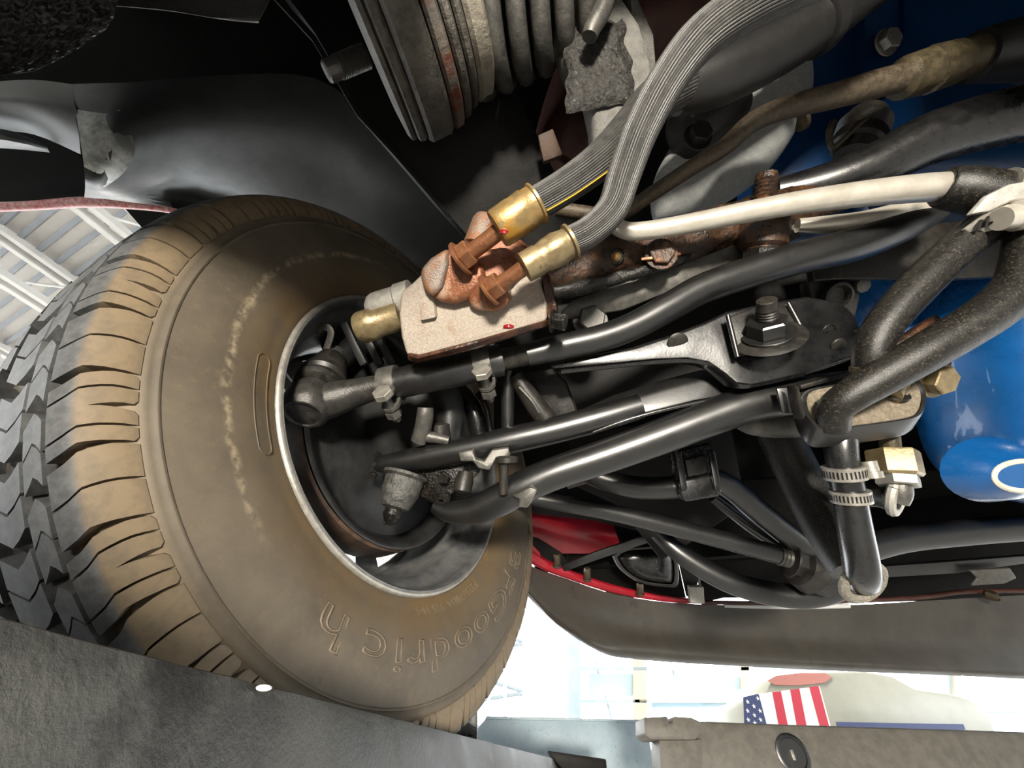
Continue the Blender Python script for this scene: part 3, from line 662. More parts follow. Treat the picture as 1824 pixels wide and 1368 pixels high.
for p, r, (t, n, b) in zip(pts, rad, frames(pts)):
    o_ = (-VF*.5-VU*.75+VX*.35); o_ = (o_-t*o_.dot(t)).normalized(); q.append(p+o_*r*.99)
tube_bm(bm, q[2:], [px(.33, 1.7)]*(len(q)-2), 6); tag(build('stripe', bm, M['yellow'], h1), 'yellow stripe')
tube('smooth_hose', [(1205, 158, .405, 42), (1270, 142, .41, 46), (1350, 105, .42, 46), (1440, 52, .43, 44), (1540, -20, .44, 42), (1620, -80, .45, 42), (1800, -220, .47, 42)], M['rubber_clean'], h1, 6, 24)
lathe_px('hose_band', (1444, 50, .43), (1466, 36, .432), [(0, 44), (.1, 50), (.9, 50), (1, 44)], M['rubber_clean'], h1, 32)
h2 = thing('pressure_hose', 'ribbed rubber hose sweeping in front up to the top edge', 'hose', P(1020, 430, .33), 'ribbed steering hoses')
ribbed([(1010, 432, .335, 26), (1050, 412, .332, 27), (1090, 372, .33, 28), (1112, 310, .327, 30), (1140, 235, .32, 32), (1185, 150, .312, 34), (1245, 72, .305, 37), (1330, 12, .30, 39), (1440, -40, .30, 40), (1580, -100, .31, 40), (1740, -190, .33, 40)], h2)
lathe_px('crimp_collar', (932, 478, .335), (1018, 430, .334), [(0, 15), (.02, 27), (.3, 28), (.36, 26), (.5, 29), (.7, 31), (.85, 28), (.93, 27), (.95, 33), (1, 33)], M['olive'], h2, 32)
# ================================================================ TIE ROD
tie = thing('tie_rod', 'black outer tie rod with ball end, clamped adjusting sleeve and long bent rod', 'tie rod', P(760, 670, .42))
dT = .425
ba = P(540, 738, dT-.022); bb = P(590, 645, dT+.045); bx = bb-ba; u = px(dT)
sock = lathe('ball_socket', ba, bx, [(.001, 8*u), (.001, 27*u), (-.0008, 28*u), (-.0008, 32*u), (.004, 39*u), (.014, 42*u), (.026, 41*u), (.034, 36*u), (.038, 30*u)], M['darksteel'], tie, 36)
lathe('dust_boot', ba+bx.normalized()*.036, bx, [(0, 30*u), (.004, 42*u), (.010, 45*u), (.015, 41*u), (.018, 38*u), (.022, 43*u), (.027, 42*u), (.032, 36*u), (.038, 36*u), (.046, 32*u), (.056, 28*u)], M['black_dust'], tie, 36)
lathe('stud_nut', ba+bx.normalized()*.09, bx, [(0, 20*u), (.01, 20*u), (.012, 15*u), (.02, 15*u)], M['greysteel'], tie, 16)
tube('rod_end', [(550, 730, dT-.008, 26), (585, 714, dT-.004, 32), (625, 702, dT, 27), (660, 693, dT, 23), (700, 684, dT, 22)], M['darksteel'], tie, 6, 24)
tube('adjusting_sleeve', [(690, 688, dT, 27.5), (735, 677, dT-.002, 28), (800, 663, dT-.004, 29), (880, 644, dT-.006, 29), (893, 641, dT-.006, 29)], M['black'], tie, 5, 28)
def clamp(c, t, r, bolt_at):
    """split clamp ring round the sleeve with two ears, a bolt across and its nut"""
    cpt = P(*c); t = t.normalized(); d_ = c[2]; u = px(d_); bm = newbm()
    dn = (-VU*.62-VF*.7+VX*.0); dn = (dn-t*dn.dot(t)).normalized(); sd = t.cross(dn)
    R = []; hw = 15*u; n = 30
    for k in range(n+1):
        a = .35+(2*PI-.7)*k/n; o_ = dn*math.cos(a)+sd*math.sin(a)
        R.append([cpt+o_*r*1.02*u-t*hw, cpt+o_*(r+6)*u-t*hw, cpt+o_*(r+7)*u, cpt+o_*(r+6)*u+t*hw, cpt+o_*r*1.02*u+t*hw])
    ring_loft(bm, R); ring_ = build('clamp_ring', bm, M['greysteel'], tie, 50)
    for s_ in (1, -1):
        bm = newbm(); o_ = dn*math.cos(.35)+sd*s_*math.sin(.35)
        c0 = cpt+o_*(r+2)*u; out = []
        for k in range(9):
            a = -PI/2+PI*k/8; out.append(c0+dn*(10+16*math.cos(a))*u+t*16*math.sin(a)*u)
        out = [c0-dn*4*u-t*16*u]+out+[c0-dn*4*u+t*16*u]
        slab_bm(bm, out, sd*s_*6*u); build('clamp_ear', bm, M['greysteel'], ring_, 50)
    e = cpt+dn*(r+16)*u; s1 = sd if sd.dot(-VU*.3-VF+VX*0) > 0 else -sd
    hexnut('clamp_bolt', e+s1*14*u, s1, 17*u, 12*u, M['steel'], ring_, 0, .3)
    lathe('clamp_shank', e+s1*16*u, -s1, [(0, 8*u), (60*u, 8*u), (62*u, 6*u)], M['greysteel'], ring_, 14)
    hexnut('clamp_nut', e-s1*20*u, -s1, 14*u, 14*u, M['greysteel'], ring_)
tv = P(850, 655, dT-.005)-P(720, 682, dT)
clamp((697, 686, dT), tv, 28, None); clamp((862, 649, dT-.006), tv, 30, None)
threaded('thread', P(893, 641, dT-.006), P(945, 630, dT-.006)-P(893, 641, dT-.006), px(dT, 58), 20*px(dT), M['greysteel'], tie, .0019, .05)
tube('long_rod', [(938, 632, dT-.006, 21), (1000, 618, dT-.005, 23), (1070, 602, dT-.004, 24), (1130, 580, dT-.003, 25), (1190, 548, dT-.002, 26), (1250, 515, dT, 27), (1330, 487, dT, 28), (1420, 460, dT, 29), (1520, 436, dT+.004, 30), (1600, 405, dT+.01, 29), (1660, 372, dT+.02, 27)], M['black'], tie, 6, 28)
# ================================================================ GREASY CENTRE LINK AND BARS BEHIND THE ROD
cl = thing('center_link', 'greasy rust-brown centre link with two threaded studs behind the silver tube', 'steering link', P(1200, 430, .46))
bm = newbm(); pts, rad = path([(955, 500, .45, 44), (1020, 480, .455, 46), (1100, 455, .46, 44), (1180, 440, .462, 42), (1260, 415, .465, 40), (1340, 395, .468, 42), (1420, 370, .475, 36), (1500, 345, .49, 30)], 10)
R = []
for i, (p, r, (t, n, b)) in enumerate(zip(pts, rad, frames(pts))):
    R.append([p+(n*math.cos(2*PI*k/28)+b*math.sin(2*PI*k/28))*r*(1+.16*mnoise.noise(V((i*.23, k*.5, 0)))+.07*mnoise.noise(V((i*.7, k*1.1, 4)))) for k in range(28)])
ring_loft(bm, R); build('link_bar', bm, M['greaserust'], cl, 60)
bm = newbm(); pts, rad = path([(968, 525, .43, 14), (1040, 510, .432, 13), (1120, 490, .435, 11), (1200, 465, .44, 9), (1228, 455, .445, 5)], 8)
R = []
for i, (p, r, (t, n, b)) in enumerate(zip(pts, rad, frames(pts))):
    R.append([p+(n*math.cos(2*PI*k/16)+b*math.sin(2*PI*k/16))*r*(1+.35*mnoise.noise(V((i*.35, k*.6, 9)))) for k in range(16)])
ring_loft(bm, R); tag(build('grease_ridge', bm, M['grease'], cl, 60), 'caked black grease')
up_ = P(1366, 300, .44)-P(1352, 470, .445); up_.normalize()
threaded('stud', P(1361, 372, .438), up_, px(.44, 60), px(.44, 19), M['greaserust'], cl, .0045, .12)
lathe('stud_socket', P(1357, 440, .44), up_, [(-.02, 20*px(.44)), (-.018, 30*px(.44)), (-.004, 33*px(.44)), (0, 40*px(.44)), (.012, 42*px(.44)), (.03, 40*px(.44)), (.04, 34*px(.44)), (.046, 22*px(.44))], M['greaserust'], cl, 28)
hexnut('castle_nut', P(1353, 472, .435), up_, px(.44, 29), .016, M['grease'], cl)
gf = P(1097, 458, .425)
lathe('grease_fitting_seat', P(1097, 458, .445), gf-P(1097, 458, .445), [(0, px(.43, 18)), (.012, px(.43, 17)), (.016, px(.43, 13))], M['grease'], cl, 20)
tag(lathe('grease_fitting', gf, gf-P(1098, 459, .445), [(-.004, px(.43, 9)), (.001, px(.43, 8.5)), (.003, px(.43, 5)), (.006, px(.43, 5)), (.007, px(.43, 2))], M['brass'], cl, 16), 'pale brass grease nipple')
hexnut('lower_bolt', P(1178, 452, .424), V((-.1, -.6, -.5)), px(.43, 22), .006, M['greaserust'], cl, .002)
bar('retaining_wire', [(1142, 462, .424, 5), (1175, 458, .42, 6), (1212, 452, .424, 5)], 5, .002, M['copper'], cl, .0006)
slabm = thing('steel_strap', 'flat pale grey steel strap behind the long black rod', 'strap', P(1170, 500, .46))
slab('strap', [(1000, 555, .462), (1020, 535, .462), (1105, 505, .46), (1200, 474, .458), (1308, 436, .452), (1333, 455, .45), (1326, 466, .45), (1210, 512, .458), (1110, 552, .464), (1010, 568, .466)], .006, M['greysteel'], slabm, .0015)
slab('strap_tail', [(1385, 402, .455), (1428, 390, .455), (1434, 402, .455), (1424, 412, .455), (1430, 420, .455), (1380, 445, .457)], .006, M['greysteel'], slabm, .0015)
hx = thing('hex_bolt', 'grey hex bolt head just above the long black rod', 'bolt', P(1052, 572, .47))
hexnut('bolt_head', P(1052, 572, .468), V((0, -.7, -.5)), px(.46, 25), .012, M['greysteel'], hx, .002, .5)
# ================================================================ TUBES AT THE RIGHT
sv = thing('silver_tube', 'bright silver metal tube ending in a dark rubber sleeve', 'tube', P(1400, 370, .40))
tube('tube', [(1088, 372, .43, 13), (1092, 395, .42, 14), (1112, 410, .41, 15), (1150, 411, .405, 16), (1230, 398, .40, 17), (1330, 378, .395, 18.5), (1430, 360, .39, 20), (1540, 345, .385, 22), (1640, 335, .38, 24), (1700, 332, .378, 24)], M['silver'], sv, 6, 24)
tube('rubber_sleeve', [(1676, 333, .379, 28), (1684, 334, .378, 34), (1720, 338, .372, 38), (1760, 346, .367, 40), (1800, 356, .362, 40), (1850, 368, .36, 40)], M['rubber'], sv, 5, 28)
def worm_clamp(c, ax, r, w_, parent, screw=None, slots=True):
    """perforated band with its screw housing; slots are raised bridges between dark gaps"""
    bm = newbm(); u = px(c[2]); lathe_bm(bm, P(*c)-ax.normalized()*w_*u/2, ax, [(0, r*u*.98), (0, r*u*1.05), (w_*u, r*u*1.05), (w_*u, r*u*.98)], 40)
    b_ = build('clamp_band', bm, M['steel'], parent, 30)
    if slots:
        a_ = ax.normalized(); n = a_.orthogonal().normalized(); bb_ = a_.cross(n); bm = newbm(); m_ = 34
        for k in range(m_):
            th = 2*PI*k/m_; o_ = n*math.cos(th)+bb_*math.sin(th)
            obox_bm(bm, P(*c)+o_*r*u*1.055, o_, a_, o_.cross(a_), (.0006, w_*u*.55, 2*PI*r*u/m_*.42))
        build('band_slots', bm, M['black_gloss'], b_, None)
    if screw:
        s0, s1 = P(*screw[0]), P(*screw[1])
        lathe('screw_housing', s0, s1-s0, [(0, 8*u), (0, 12*u), ((s1-s0).length*.6, 12*u), ((s1-s0).length*.62, 15*u), ((s1-s0).length, 15*u), ((s1-s0).length, 6*u)], M['steel'], b_, 16)
    return b_
worm_clamp((1795, 352, .362), P(1830, 360, .36)-P(1770, 346, .364), 42, 42, sv)
tag(slab('clamp_tail', [(1718, 408, .345), (1768, 372, .335), (1800, 362, .332), (1806, 385, .334), (1768, 410, .34), (1735, 420, .346)], .004, M['steel'], sv, .001), 'slotted clamp tail')
bm = newbm()
for k in range(5):
    a = 1742+k*13; b = 402-k*6.5; c0 = P(a, b, .3405-k*.0018); obox_bm(bm, c0, VX, (VU*.9+VX*.3).normalized(), VF, (px(.34, 4), px(.34, 20), .004))
tag(build('tail_slots', bm, M['black_gloss'], sv, None), 'dark slots of the clamp tail')
slab('clamp_band_end', [(1728, 382, .338), (1760, 347, .334), (1800, 327, .33), (1860, 316, .328), (1860, 350, .328), (1800, 360, .33), (1765, 376, .334)], .006, M['galv'], sv, .002)
lathe_px('clamp_screw', (1782, 390, .33), (1860, 376, .33), [(0, 8), (0, 20), (.25, 22), (.3, 18), (.35, 26), (1, 26)], M['silver'], sv, 24)
sv2 = tube('silver_pipe', [(1420, 402, .44, 12), (1470, 400, .435, 15), (1540, 392, .43, 16), (1620, 372, .43, 16), (1700, 352, .43, 16)], M['silver'], None, 6, 20); tag(sv2, 'short silver pipe just below the long silver tube', 'tube')
st = thing('steel_line', 'tarnished brown steel line with an olive fitting at its end', 'fluid line', P(1350, 230, .45))
tube('line', [(990, 372, .47, 13), (1030, 378, .47, 13), (1078, 384, .46, 13), (1112, 378, .45, 13), (1160, 346, .445, 13), (1230, 300, .44, 14), (1290, 262, .44, 15), (1340, 218, .44, 17), (1400, 192, .44, 19), (1480, 172, .44, 21), (1560, 150, .44, 23), (1612, 138, .44, 23)], M['tarnish'], st, 6, 20)
fa = P(1600, 142, .44); fb = P(1752, 96, .45)
lathe('fitting', fa, fb-fa, [(t*(fb-fa).length, r*px(.44)) for t, r in ((0, 22), (.05, 34), (.3, 36), (.34, 30), (.36, 38), (.62, 36), (.66, 30), (.7, 33), (.95, 32), (1, 24))], M['oldbrass'], st, 16, 25)
tube('hose', [(1735, 102, .449, 40), (1790, 92, .45, 46), (1860, 88, .45, 50), (1950, 100, .45, 50), (2300, 140, .45, 50)], M['rubber_clean'], st, 5, 24)
bh = thing('coolant_hose', 'thick glossy black hose crossing above the silver tube', 'hose', P(1650, 220, .45))
tube('hose', [(1380, 345, .49, 26), (1440, 335, .48, 32), (1500, 318, .47, 36), (1570, 290, .46, 40), (1650, 250, .45, 44), (1740, 222, .44, 46), (1830, 200, .43, 48), (1940, 180, .42, 50), (2300, 130, .42, 50)], M['black_gloss'], bh, 6, 28)
sens = thing('hose_spring_clamp', 'dark wire-wound clamp fitting standing behind the tarnished line', 'clamp', P(1530, 240, .53))
lathe_px('clamp_body', (1520, 280, .53), (1545, 205, .54), [(0, 30), (.2, 34), (.25, 40), (.45, 40), (.5, 34), (.55, 41), (.6, 34), (.65, 41), (.7, 34), (.75, 41), (.8, 36), (1, 30)], M['black_dust'], sens, 24)
tube('clamp_wire', [(1485, 215, .52, 5), (1477, 235, .52, 5), (1482, 262, .52, 5), (1500, 250, .515, 4), (1540, 215, .51, 4), (1580, 205, .52, 4)], M['tarnish'], sens, 6, 8)
# dark plate behind the hoses
gus = tag(slab('gusset_plate', [(1440, 440, .50), (1640, 400, .49), (1830, 380, .48), (1830, 450, .47), (1790, 492, .465), (1690, 497, .47), (1560, 495, .49), (1450, 500, .51)], .012, M['black_dust'], None, .002), 'dusty dark gusset plate behind the two rubber hoses', 'plate')
br = thing('eye_bracket', 'small dusty bracket with a hollow eye beside the blue pan', 'bracket', P(1490, 540, .52))
slab('bracket_plate', [(1440, 500, .52), (1535, 490, .52), (1530, 530, .52), (1520, 600, .53), (1450, 560, .53)], .02, M['black_dust'], br, .004)
lathe('eye_ring', P(1492, 528, .512), -VF-VU*.3, [(-.004, px(.51, 18)), (-.004, px(.51, 26)), (.004, px(.51, 25)), (.005, px(.51, 20)), (-.003, px(.51, 16))], M['black_dust'], br, 28)
lathe('nut', P(1532, 508, .515), -VF-VU*.3, [(0, px(.51, 13)), (.006, px(.51, 13)), (.007, px(.51, 9))], M['greysteel'], br, 8)
# ================================================================ CROSSMEMBER BRACKET WITH BIG NUT
cm = thing('crossmember_bracket', 'black pressed-steel crossmember bracket with a large flange nut', 'bracket', P(1350, 610, .42))
face = [(978, 650, .43), (1060, 634, .43), (1130, 620, .428), (1200, 598, .424), (1262, 574, .42), (1300, 556, .418), (1380, 540, .415), (1440, 530, .414), (1500, 540, .412), (1526, 565, .41), (1534, 600, .405), (1530, 638, .398), (1430, 668, .398), (1340, 686, .398), (1312, 682, .40), (1290, 664, .405), (1262, 645, .41), (1225, 638, .415), (1170, 640, .42), (1090, 648, .425), (985, 658, .43)]
slab('bracket_face', face, .006, M['black_gloss'], cm, .002, VF+VU*.4, 35, 3)
lip = [(1526, 632, .398), (1430, 664, .397), (1345, 684, .397), (1318, 684, .398), (1296, 668, .404), (1268, 648, .409), (1230, 640, .414), (1170, 642, .42), (1090, 650, .425), (1000, 660, .43)]
bm = newbm(); R = []
for (x, y, d_) in [q[:3] for q in cat_rom([tuple(map(float, q)) for q in lip], 3)]:
    p = P(x, y, d_); R.append([p, p+VF*.004+VU*.002, p+VF*.022-VU*.001*0, p+VF*.022-VU*.004, p-VU*.0035+VF*.002])
ring_loft(bm, R); build('bracket_lip', bm, M['black_gloss'], cm, 50)
nu = P(1365, 548, .385)-P(1368, 610, .405); nu.normalize()
slab('washer_plate', [(1297, 566, .408), (1312, 634, .398), (1340, 632, .397), (1368, 636, .395), (1392, 628, .395), (1432, 606, .398), (1428, 572, .402), (1405, 545, .41), (1340, 548, .412)], .004, M['black_dust'], cm, .0012)
for a, b in (((1296, 562, .405), (1314, 636, .395)), ((1404, 540, .408), (1436, 600, .396))):
    tube('plate_edge', [(*a, 4), (*[(i+j)/2 for i, j in zip(a, b)], 4.5), (*b, 4)], M['black'], cm, 3, 8)
lathe('flange_washer', P(1366, 602, .398), nu, [(0, px(.4, 58)), (.001, px(.4, 60)), (.003, px(.4, 54)), (.004, px(.4, 40))], M['black_dust'], cm, 40)
hexnut('flange_nut', P(1367, 592, .394), nu, px(.4, 33), .015, M['black'], cm, .003, .2)
threaded('stud', P(1367, 568, .388), nu, px(.39, 38), px(.39, 18), M['black_dust'], cm, .003, .3)
for x, y, d_, r in ((1207, 611, .421, 20), (1494, 616, .401, 14)):
    lathe('dimple', P(x, y, d_), -VF-VU*.4, [(0, px(.4, r)), (.001, px(.4, r*.9)), (.0016, px(.4, r*.5)), (.0016, 0)], M['black_dust'], cm, 20)
lathe('dark_hole', P(1476, 590, .408), -VF-VU*.4, [(0, px(.4, 13)), (.0008, px(.4, 12)), (-.0005, px(.4, 10)), (-.0007, 0)], M['grease'], cm, 20)
# ================================================================ LOWER ARMS
la = thing('control_arm', 'upper of the two glossy black control arm bars, flattened towards the bracket', 'suspension arm', P(950, 780, .45))
tube('arm_bar', [(672, 826, .465, 13), (690, 826, .462, 17), (740, 818, .458, 21), (820, 803, .452, 23), (900, 786, .447, 24), (980, 768, .444, 24), (1060, 747, .442, 24), (1140, 724, .442, 22)], M['black'], la, 6, 28)
slab('arm_plate', [(1040, 744, .442), (1100, 718, .442), (1180, 693, .44), (1260, 672, .437), (1330, 680, .432), (1335, 700, .428), (1240, 716, .428), (1150, 738, .43), (1060, 768, .436)], .02, M['black'], la, .006, VF+VU*.6, 40, 3)
tube('arm_flange', [(1056, 770, .434, 4), (1130, 744, .428, 4), (1220, 722, .425, 4), (1330, 702, .424, 4), (1420, 690, .42, 4)], M['black_gloss'], la, 5, 10)
slab('clip_bracket', [(816, 806, .425), (842, 800, .424), (848, 818, .42), (862, 822, .42), (876, 802, .42), (906, 798, .42), (910, 812, .42), (884, 818, .418), (872, 838, .416), (852, 834, .416), (842, 822, .418), (820, 822, .422)], .012, M['greysteel'], la, .0015)
tube('clip_bolt', [(897, 815, .415, 9), (897, 850, .414, 8), (896, 880, .413, 8)], M['black_dust'], la, 4, 14)
lathe_px('clip_bolt_head', (903, 812, .416), (903, 826, .415), [(0, 14), (.2, 21), (.8, 21), (1, 12)], M['black_dust'], la, 18)
lb = thing('control_arm', 'lower of the two glossy black control arm bars, bent up from the ball joint', 'suspension arm', P(1000, 850, .43))
tube('arm_bar', [(772, 902, .45, 10), (800, 912, .446, 18), (845, 908, .44, 25), (890, 890, .434, 28), (930, 868, .43, 29), (990, 842, .428, 29), (1080, 812, .426, 30), (1170, 780, .425, 31), (1260, 746, .424, 32), (1340, 718, .423, 33), (1440, 702, .424, 33), (1540, 690, .43, 33)], M['black'], lb, 6, 28)
slab('arm_gusset', [(690, 838, .468), (800, 822, .46), (860, 815, .455), (855, 845, .45), (800, 885, .452), (770, 900, .456), (720, 878, .466), (690, 860, .47)], .02, M['grease'], lb, .006)
slab('clip', [(912, 884, .405), (944, 868, .40), (958, 872, .40), (950, 892, .398), (940, 906, .397), (922, 904, .4), (926, 890, .402)], .012, M['greysteel'], lb, .002)
lathe_px('arm_bushing', (822, 880, .43), (830, 842, .44), [(0, 8), (.1, 16), (.6, 17), (1, 14)], M['black_dust'], lb, 18)
bj = thing('ball_joint', 'grease-caked conical ball joint hanging below the lower arm', 'ball joint', P(715, 880, .45))
ja = P(724, 846, .462); jb = P(702, 908, .444); jL = (jb-ja).length; u = px(.45)
lathe('boot', ja, jb-ja, [(0, 42*u), (.08*jL, 42*u), (.14*jL, 35*u), (.5*jL, 34*u), (.8*jL, 28*u), (.94*jL, 24*u), (jL, 14*u)], mat('grease_specked_rubber', (.03, .03, .028), (.10, .098, .09), .28, .1, 130, .5, .7, 350), bj, 36)
lathe('joint_nut', jb, jb-ja, [(0, 15*u), (.15*jL, 17*u), (.3*jL, 12*u), (.42*jL, 6*u)], M['grease'], bj, 12)
bm = newbm()
for i in range(6):
    bmesh.ops.create_icosphere(bm, subdivisions=2, radius=u*(3+2*random.random()), matrix=Matrix.Translation(jb+(jb-ja)*(.1+.3*random.random())+VX*(random.random()-.5)*.012))
build('grease_clumps', bm, M['grease'], bj)
rv = [hexnut('rivet', P(x, y, d_), -VF-VU*.2, px(.45, r), .006, M['grease'], bj) for x, y, d_, r in ((665, 846, .47, 8), (790, 848, .448, 11), (796, 884, .446, 8), (748, 826, .455, 8))]
# knuckle bits behind the tie rod
pin = thing('steering_stop', 'short dusty steel peg with an L-shaped arm under the clamped sleeve', 'peg', P(757, 750, .45))
tube('peg', [(758, 726, .445, 14), (757, 740, .445, 15), (753, 765, .447, 15), (746, 786, .45, 14)], M['greysteel'], pin, 4, 20)
tube('arm', [(745, 775, .45, 12), (770, 779, .448, 10), (800, 785, .447, 8)], M['greysteel'], pin, 4, 14)
lathe_px('boss', (783, 752, .47), (786, 790, .47), [(0, 8), (.1, 18), (.9, 20), (1, 14)], M['black_dust'], pin, 20)
kn = thing('steering_knuckle', 'dark greasy steering knuckle inside the wheel', 'knuckle', P(680, 700, .52))
slab('knuckle_plate', [(560, 600, .53), (600, 570, .53), (700, 590, .52), (760, 640, .51), (800, 700, .50), (790, 790, .50), (700, 830, .50), (640, 790, .52), (600, 700, .53)], .03, M['drum'], kn, .008)
tube('knuckle_arm', [(596, 648, .50, 20), (640, 612, .50, 22), (690, 600, .50, 24), (760, 650, .495, 26), (800, 720, .49, 26), (795, 800, .48, 24)], M['drum'], kn, 6, 20)
for x0 in (640, 668, 690):
    bar('knuckle_rib', [(x0-26, 575, .475, 14), (x0-10, 610, .475, 14), (x0+10, 650, .475, 14)], 14, .01, M['drum'], kn, .002)
bar('clip_strap', [(565, 596, .47, 12), (570, 584, .468, 12), (582, 582, .467, 12), (590, 592, .467, 12), (585, 612, .468, 12), (578, 632, .47, 12)], 12, .003, M['greysteel'], kn, .0008, 3)
shock = thing('shock_absorber', 'slim black shock shaft standing behind the sleeve', 'shock absorber', P(845, 740, .50))
tube('shaft', [(815, 690, .51, 14), (835, 715, .505, 15), (848, 745, .50, 16), (856, 790, .50, 16)], M['black_gloss'], shock, 5, 20)
tube('side_line', [(850, 700, .50, 5), (866, 725, .495, 5), (874, 770, .49, 5)], M['black_gloss'], shock, 5, 10)
tube('lower_shaft', [(905, 660, .46, 12), (904, 700, .46, 12), (904, 770, .46, 11)], M['black'], shock, 4, 16)
idl = thing('strut_rod', 'dusty short strut rod crossing in front of the grey frame pocket', 'rod', P(955, 720, .46))
tube('rod', [(918, 668, .455, 14), (935, 695, .455, 16), (960, 730, .455, 19), (985, 760, .455, 19)], M['black_dust'], idl, 4, 20)
tube('strap_edge', [(925, 690, .445, 3), (948, 715, .443, 3), (960, 735, .444, 3)], M['greysteel'], idl, 4, 8)
pk = tag(slab('frame_pocket', [(925, 668, .50), (985, 655, .50), (1010, 680, .50), (1032, 735, .49), (1028, 745, .488), (985, 758, .49), (940, 740, .50)], .03, M['black_dust'], None, .004), 'dusty grey frame pocket between the arm bars and the long rod', 'bracket')
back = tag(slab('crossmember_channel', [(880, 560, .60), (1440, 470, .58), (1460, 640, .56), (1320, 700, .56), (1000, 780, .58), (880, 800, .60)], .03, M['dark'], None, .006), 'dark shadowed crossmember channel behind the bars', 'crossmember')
# ================================================================ RUBBER HOSES, GROMMET BRACKET AND FITTINGS
ha = thing('rubber_hose', 'dusty black rubber hose bending down beside the crossmember bracket', 'hose', P(1640, 520, .36), 'dusty rubber hoses')
tube('hose', [(1795, 372, .365, 30), (1752, 405, .36, 31), (1700, 448, .357, 31), (1640, 505, .355, 31), (1590, 560, .353, 30), (1562, 600, .352, 29), (1551, 635, .352, 27), (1549, 668, .355, 25)], M['rubber'], ha, 7, 26)
lathe_px('end_ring', (1550, 652, .353), (1549, 664, .354), [(0, 26), (.1, 29), (.9, 29), (1, 25)], M['tarnish'], ha, 24)
hb = thing('rubber_hose', 'dusty black rubber hose looping down into the grommet bracket', 'hose', P(1650, 620, .34), 'dusty rubber hoses')
tube('hose', [(1830, 385, .345, 30), (1832, 450, .34, 34), (1818, 505, .335, 36), (1775, 548, .333, 36), (1715, 588, .333, 35), (1640, 632, .335, 34), (1570, 672, .34, 32), (1520, 702, .345, 29), (1488, 728, .352, 27), (1484, 760, .36, 25)], M['rubber'], hb, 7, 26)
gb = thing('grommet_bracket', 'dusty steel tray bracket holding the rubber hose ends', 'bracket', P(1540, 730, .37))
bm = newbm(); dG = .368
outl = [(1426, 712, dG+.012), (1438, 694, dG+.012), (1500, 682, dG+.012), (1600, 668, dG+.01), (1632, 672, dG+.008), (1650, 694, dG+.002), (1650, 722, dG-.006), (1636, 742, dG-.01), (1590, 752, dG-.012), (1500, 764, dG-.012), (1462, 766, dG-.012), (1442, 750, dG-.006), (1430, 730, dG+.004)]
outl = [q for q in cat_rom([tuple(map(float, q)) for q in outl+outl[:1]], 3)][:-1]
pts = [P(*q) for q in outl]; cc = sum(pts, V((0, 0, 0)))/len(pts); dn = (-VU*.75+VF*.45).normalized()
ring_loft(bm, [[cc+(p-cc)*.90+dn*.0015 for p in pts], [cc+(p-cc)*.93 for p in pts], [cc+(p-cc)*.985 for p in pts], [p+dn*.003 for p in pts], [p+dn*.018 for p in pts], [cc+(p-cc)*.97+dn*.021 for p in pts]])
build('tray', bm, M['black'], gb, 40)
inner = [cc+(p-cc)*.9 for p in pts]; bm = newbm(); slab_bm(bm, inner, dn*.006); build('dust_pad', bm, mat('dust_covered_rubber_pad', (.14, .115, .08), (.24, .2, .145), .75, 0, 260, .8, .8, 500), gb, 30)
for x, y, d_, r in ((1484, 722, dG+.002, 30), (1590, 700, dG+.003, 26)):
    lathe('grommet_hole', P(x, y, d_), -dn, [(0, px(dG, r)), (.001, px(dG, r*.96)), (-.0005, px(dG, r*.85)), (-.001, 0)], M['rubber_clean'], gb, 24)
slab('left_tab', [(1384, 692, dG+.022), (1424, 688, dG+.02), (1432, 738, dG+.018), (1394, 736, dG+.02)], .003, M['black'], gb, .001)
slab('side_wall', [(1416, 686, dG+.0), (1424, 692, dG+.0), (1436, 740, dG-.008), (1430, 748, dG-.006), (1420, 715, dG)], .012, M['black_dust'], gb, .001)
slab('right_tab', [(1622, 650, dG+.016), (1696, 628, dG+.02), (1698, 642, dG+.02), (1692, 690, dG+.018), (1646, 696, dG+.014), (1630, 676, dG+.012)], .006, M['oldbrass'], gb, .002)
tag(hexnut('tab_bolt', P(1666, 676, dG+.008), -VF+VX*.1-VU*.15, px(dG, 26), .011, M['olive'], gb, .002, .1), 'olive zinc hex bolt')
lathe_px('pipe_stub', (1580, 705, dG-.002), (1594, 664, dG+.012), [(0, 21), (.5, 21), (.55, 25), (.9, 25), (1, 20)], M['olive'], gb, 20)
bar('back_rail', [(1420, 690, .40, 8), (1520, 662, .405, 8), (1640, 612, .41, 10)], 8, .01, M['black_dust'], gb, .001)
slab('rust_plate', [(1590, 612, .42), (1672, 560, .425), (1684, 574, .424), (1640, 612, .416), (1595, 625, .415)], .01, M['greaserust'], gb, .002)
hc = thing('lower_hose', 'smooth black hose held by two worm clamps, hooked into an open-ended sleeve', 'hose', P(1515, 900, .37))
tube('hose', [(1494, 752, .395, 24), (1497, 775, .378, 25), (1500, 820, .372, 25), (1512, 880, .37, 25), (1522, 940, .366, 26), (1531, 990, .364, 27), (1535, 1018, .368, 27), (1536, 1032, .385, 26)], M['black_gloss'], hc, 6, 26)
worm_clamp((1504, 841, .371), P(1512, 880, .37)-P(1500, 820, .372), 31, 22, hc, ((1546, 822, .362), (1556, 852, .358)))
worm_clamp((1515, 884, .369), P(1522, 940, .366)-P(1500, 820, .372), 29, 20, hc)
sl = thing('open_sleeve', 'wide dull rubber sleeve with a pale cut end around the hooked hose', 'hose sleeve', P(1470, 930, .42))
tube('sleeve', [(1385, 770, .50, 34), (1420, 840, .48, 35), (1455, 910, .45, 36), (1490, 970, .42, 37), (1520, 1015, .40, 37)], M['rubber'], sl, 6, 26)
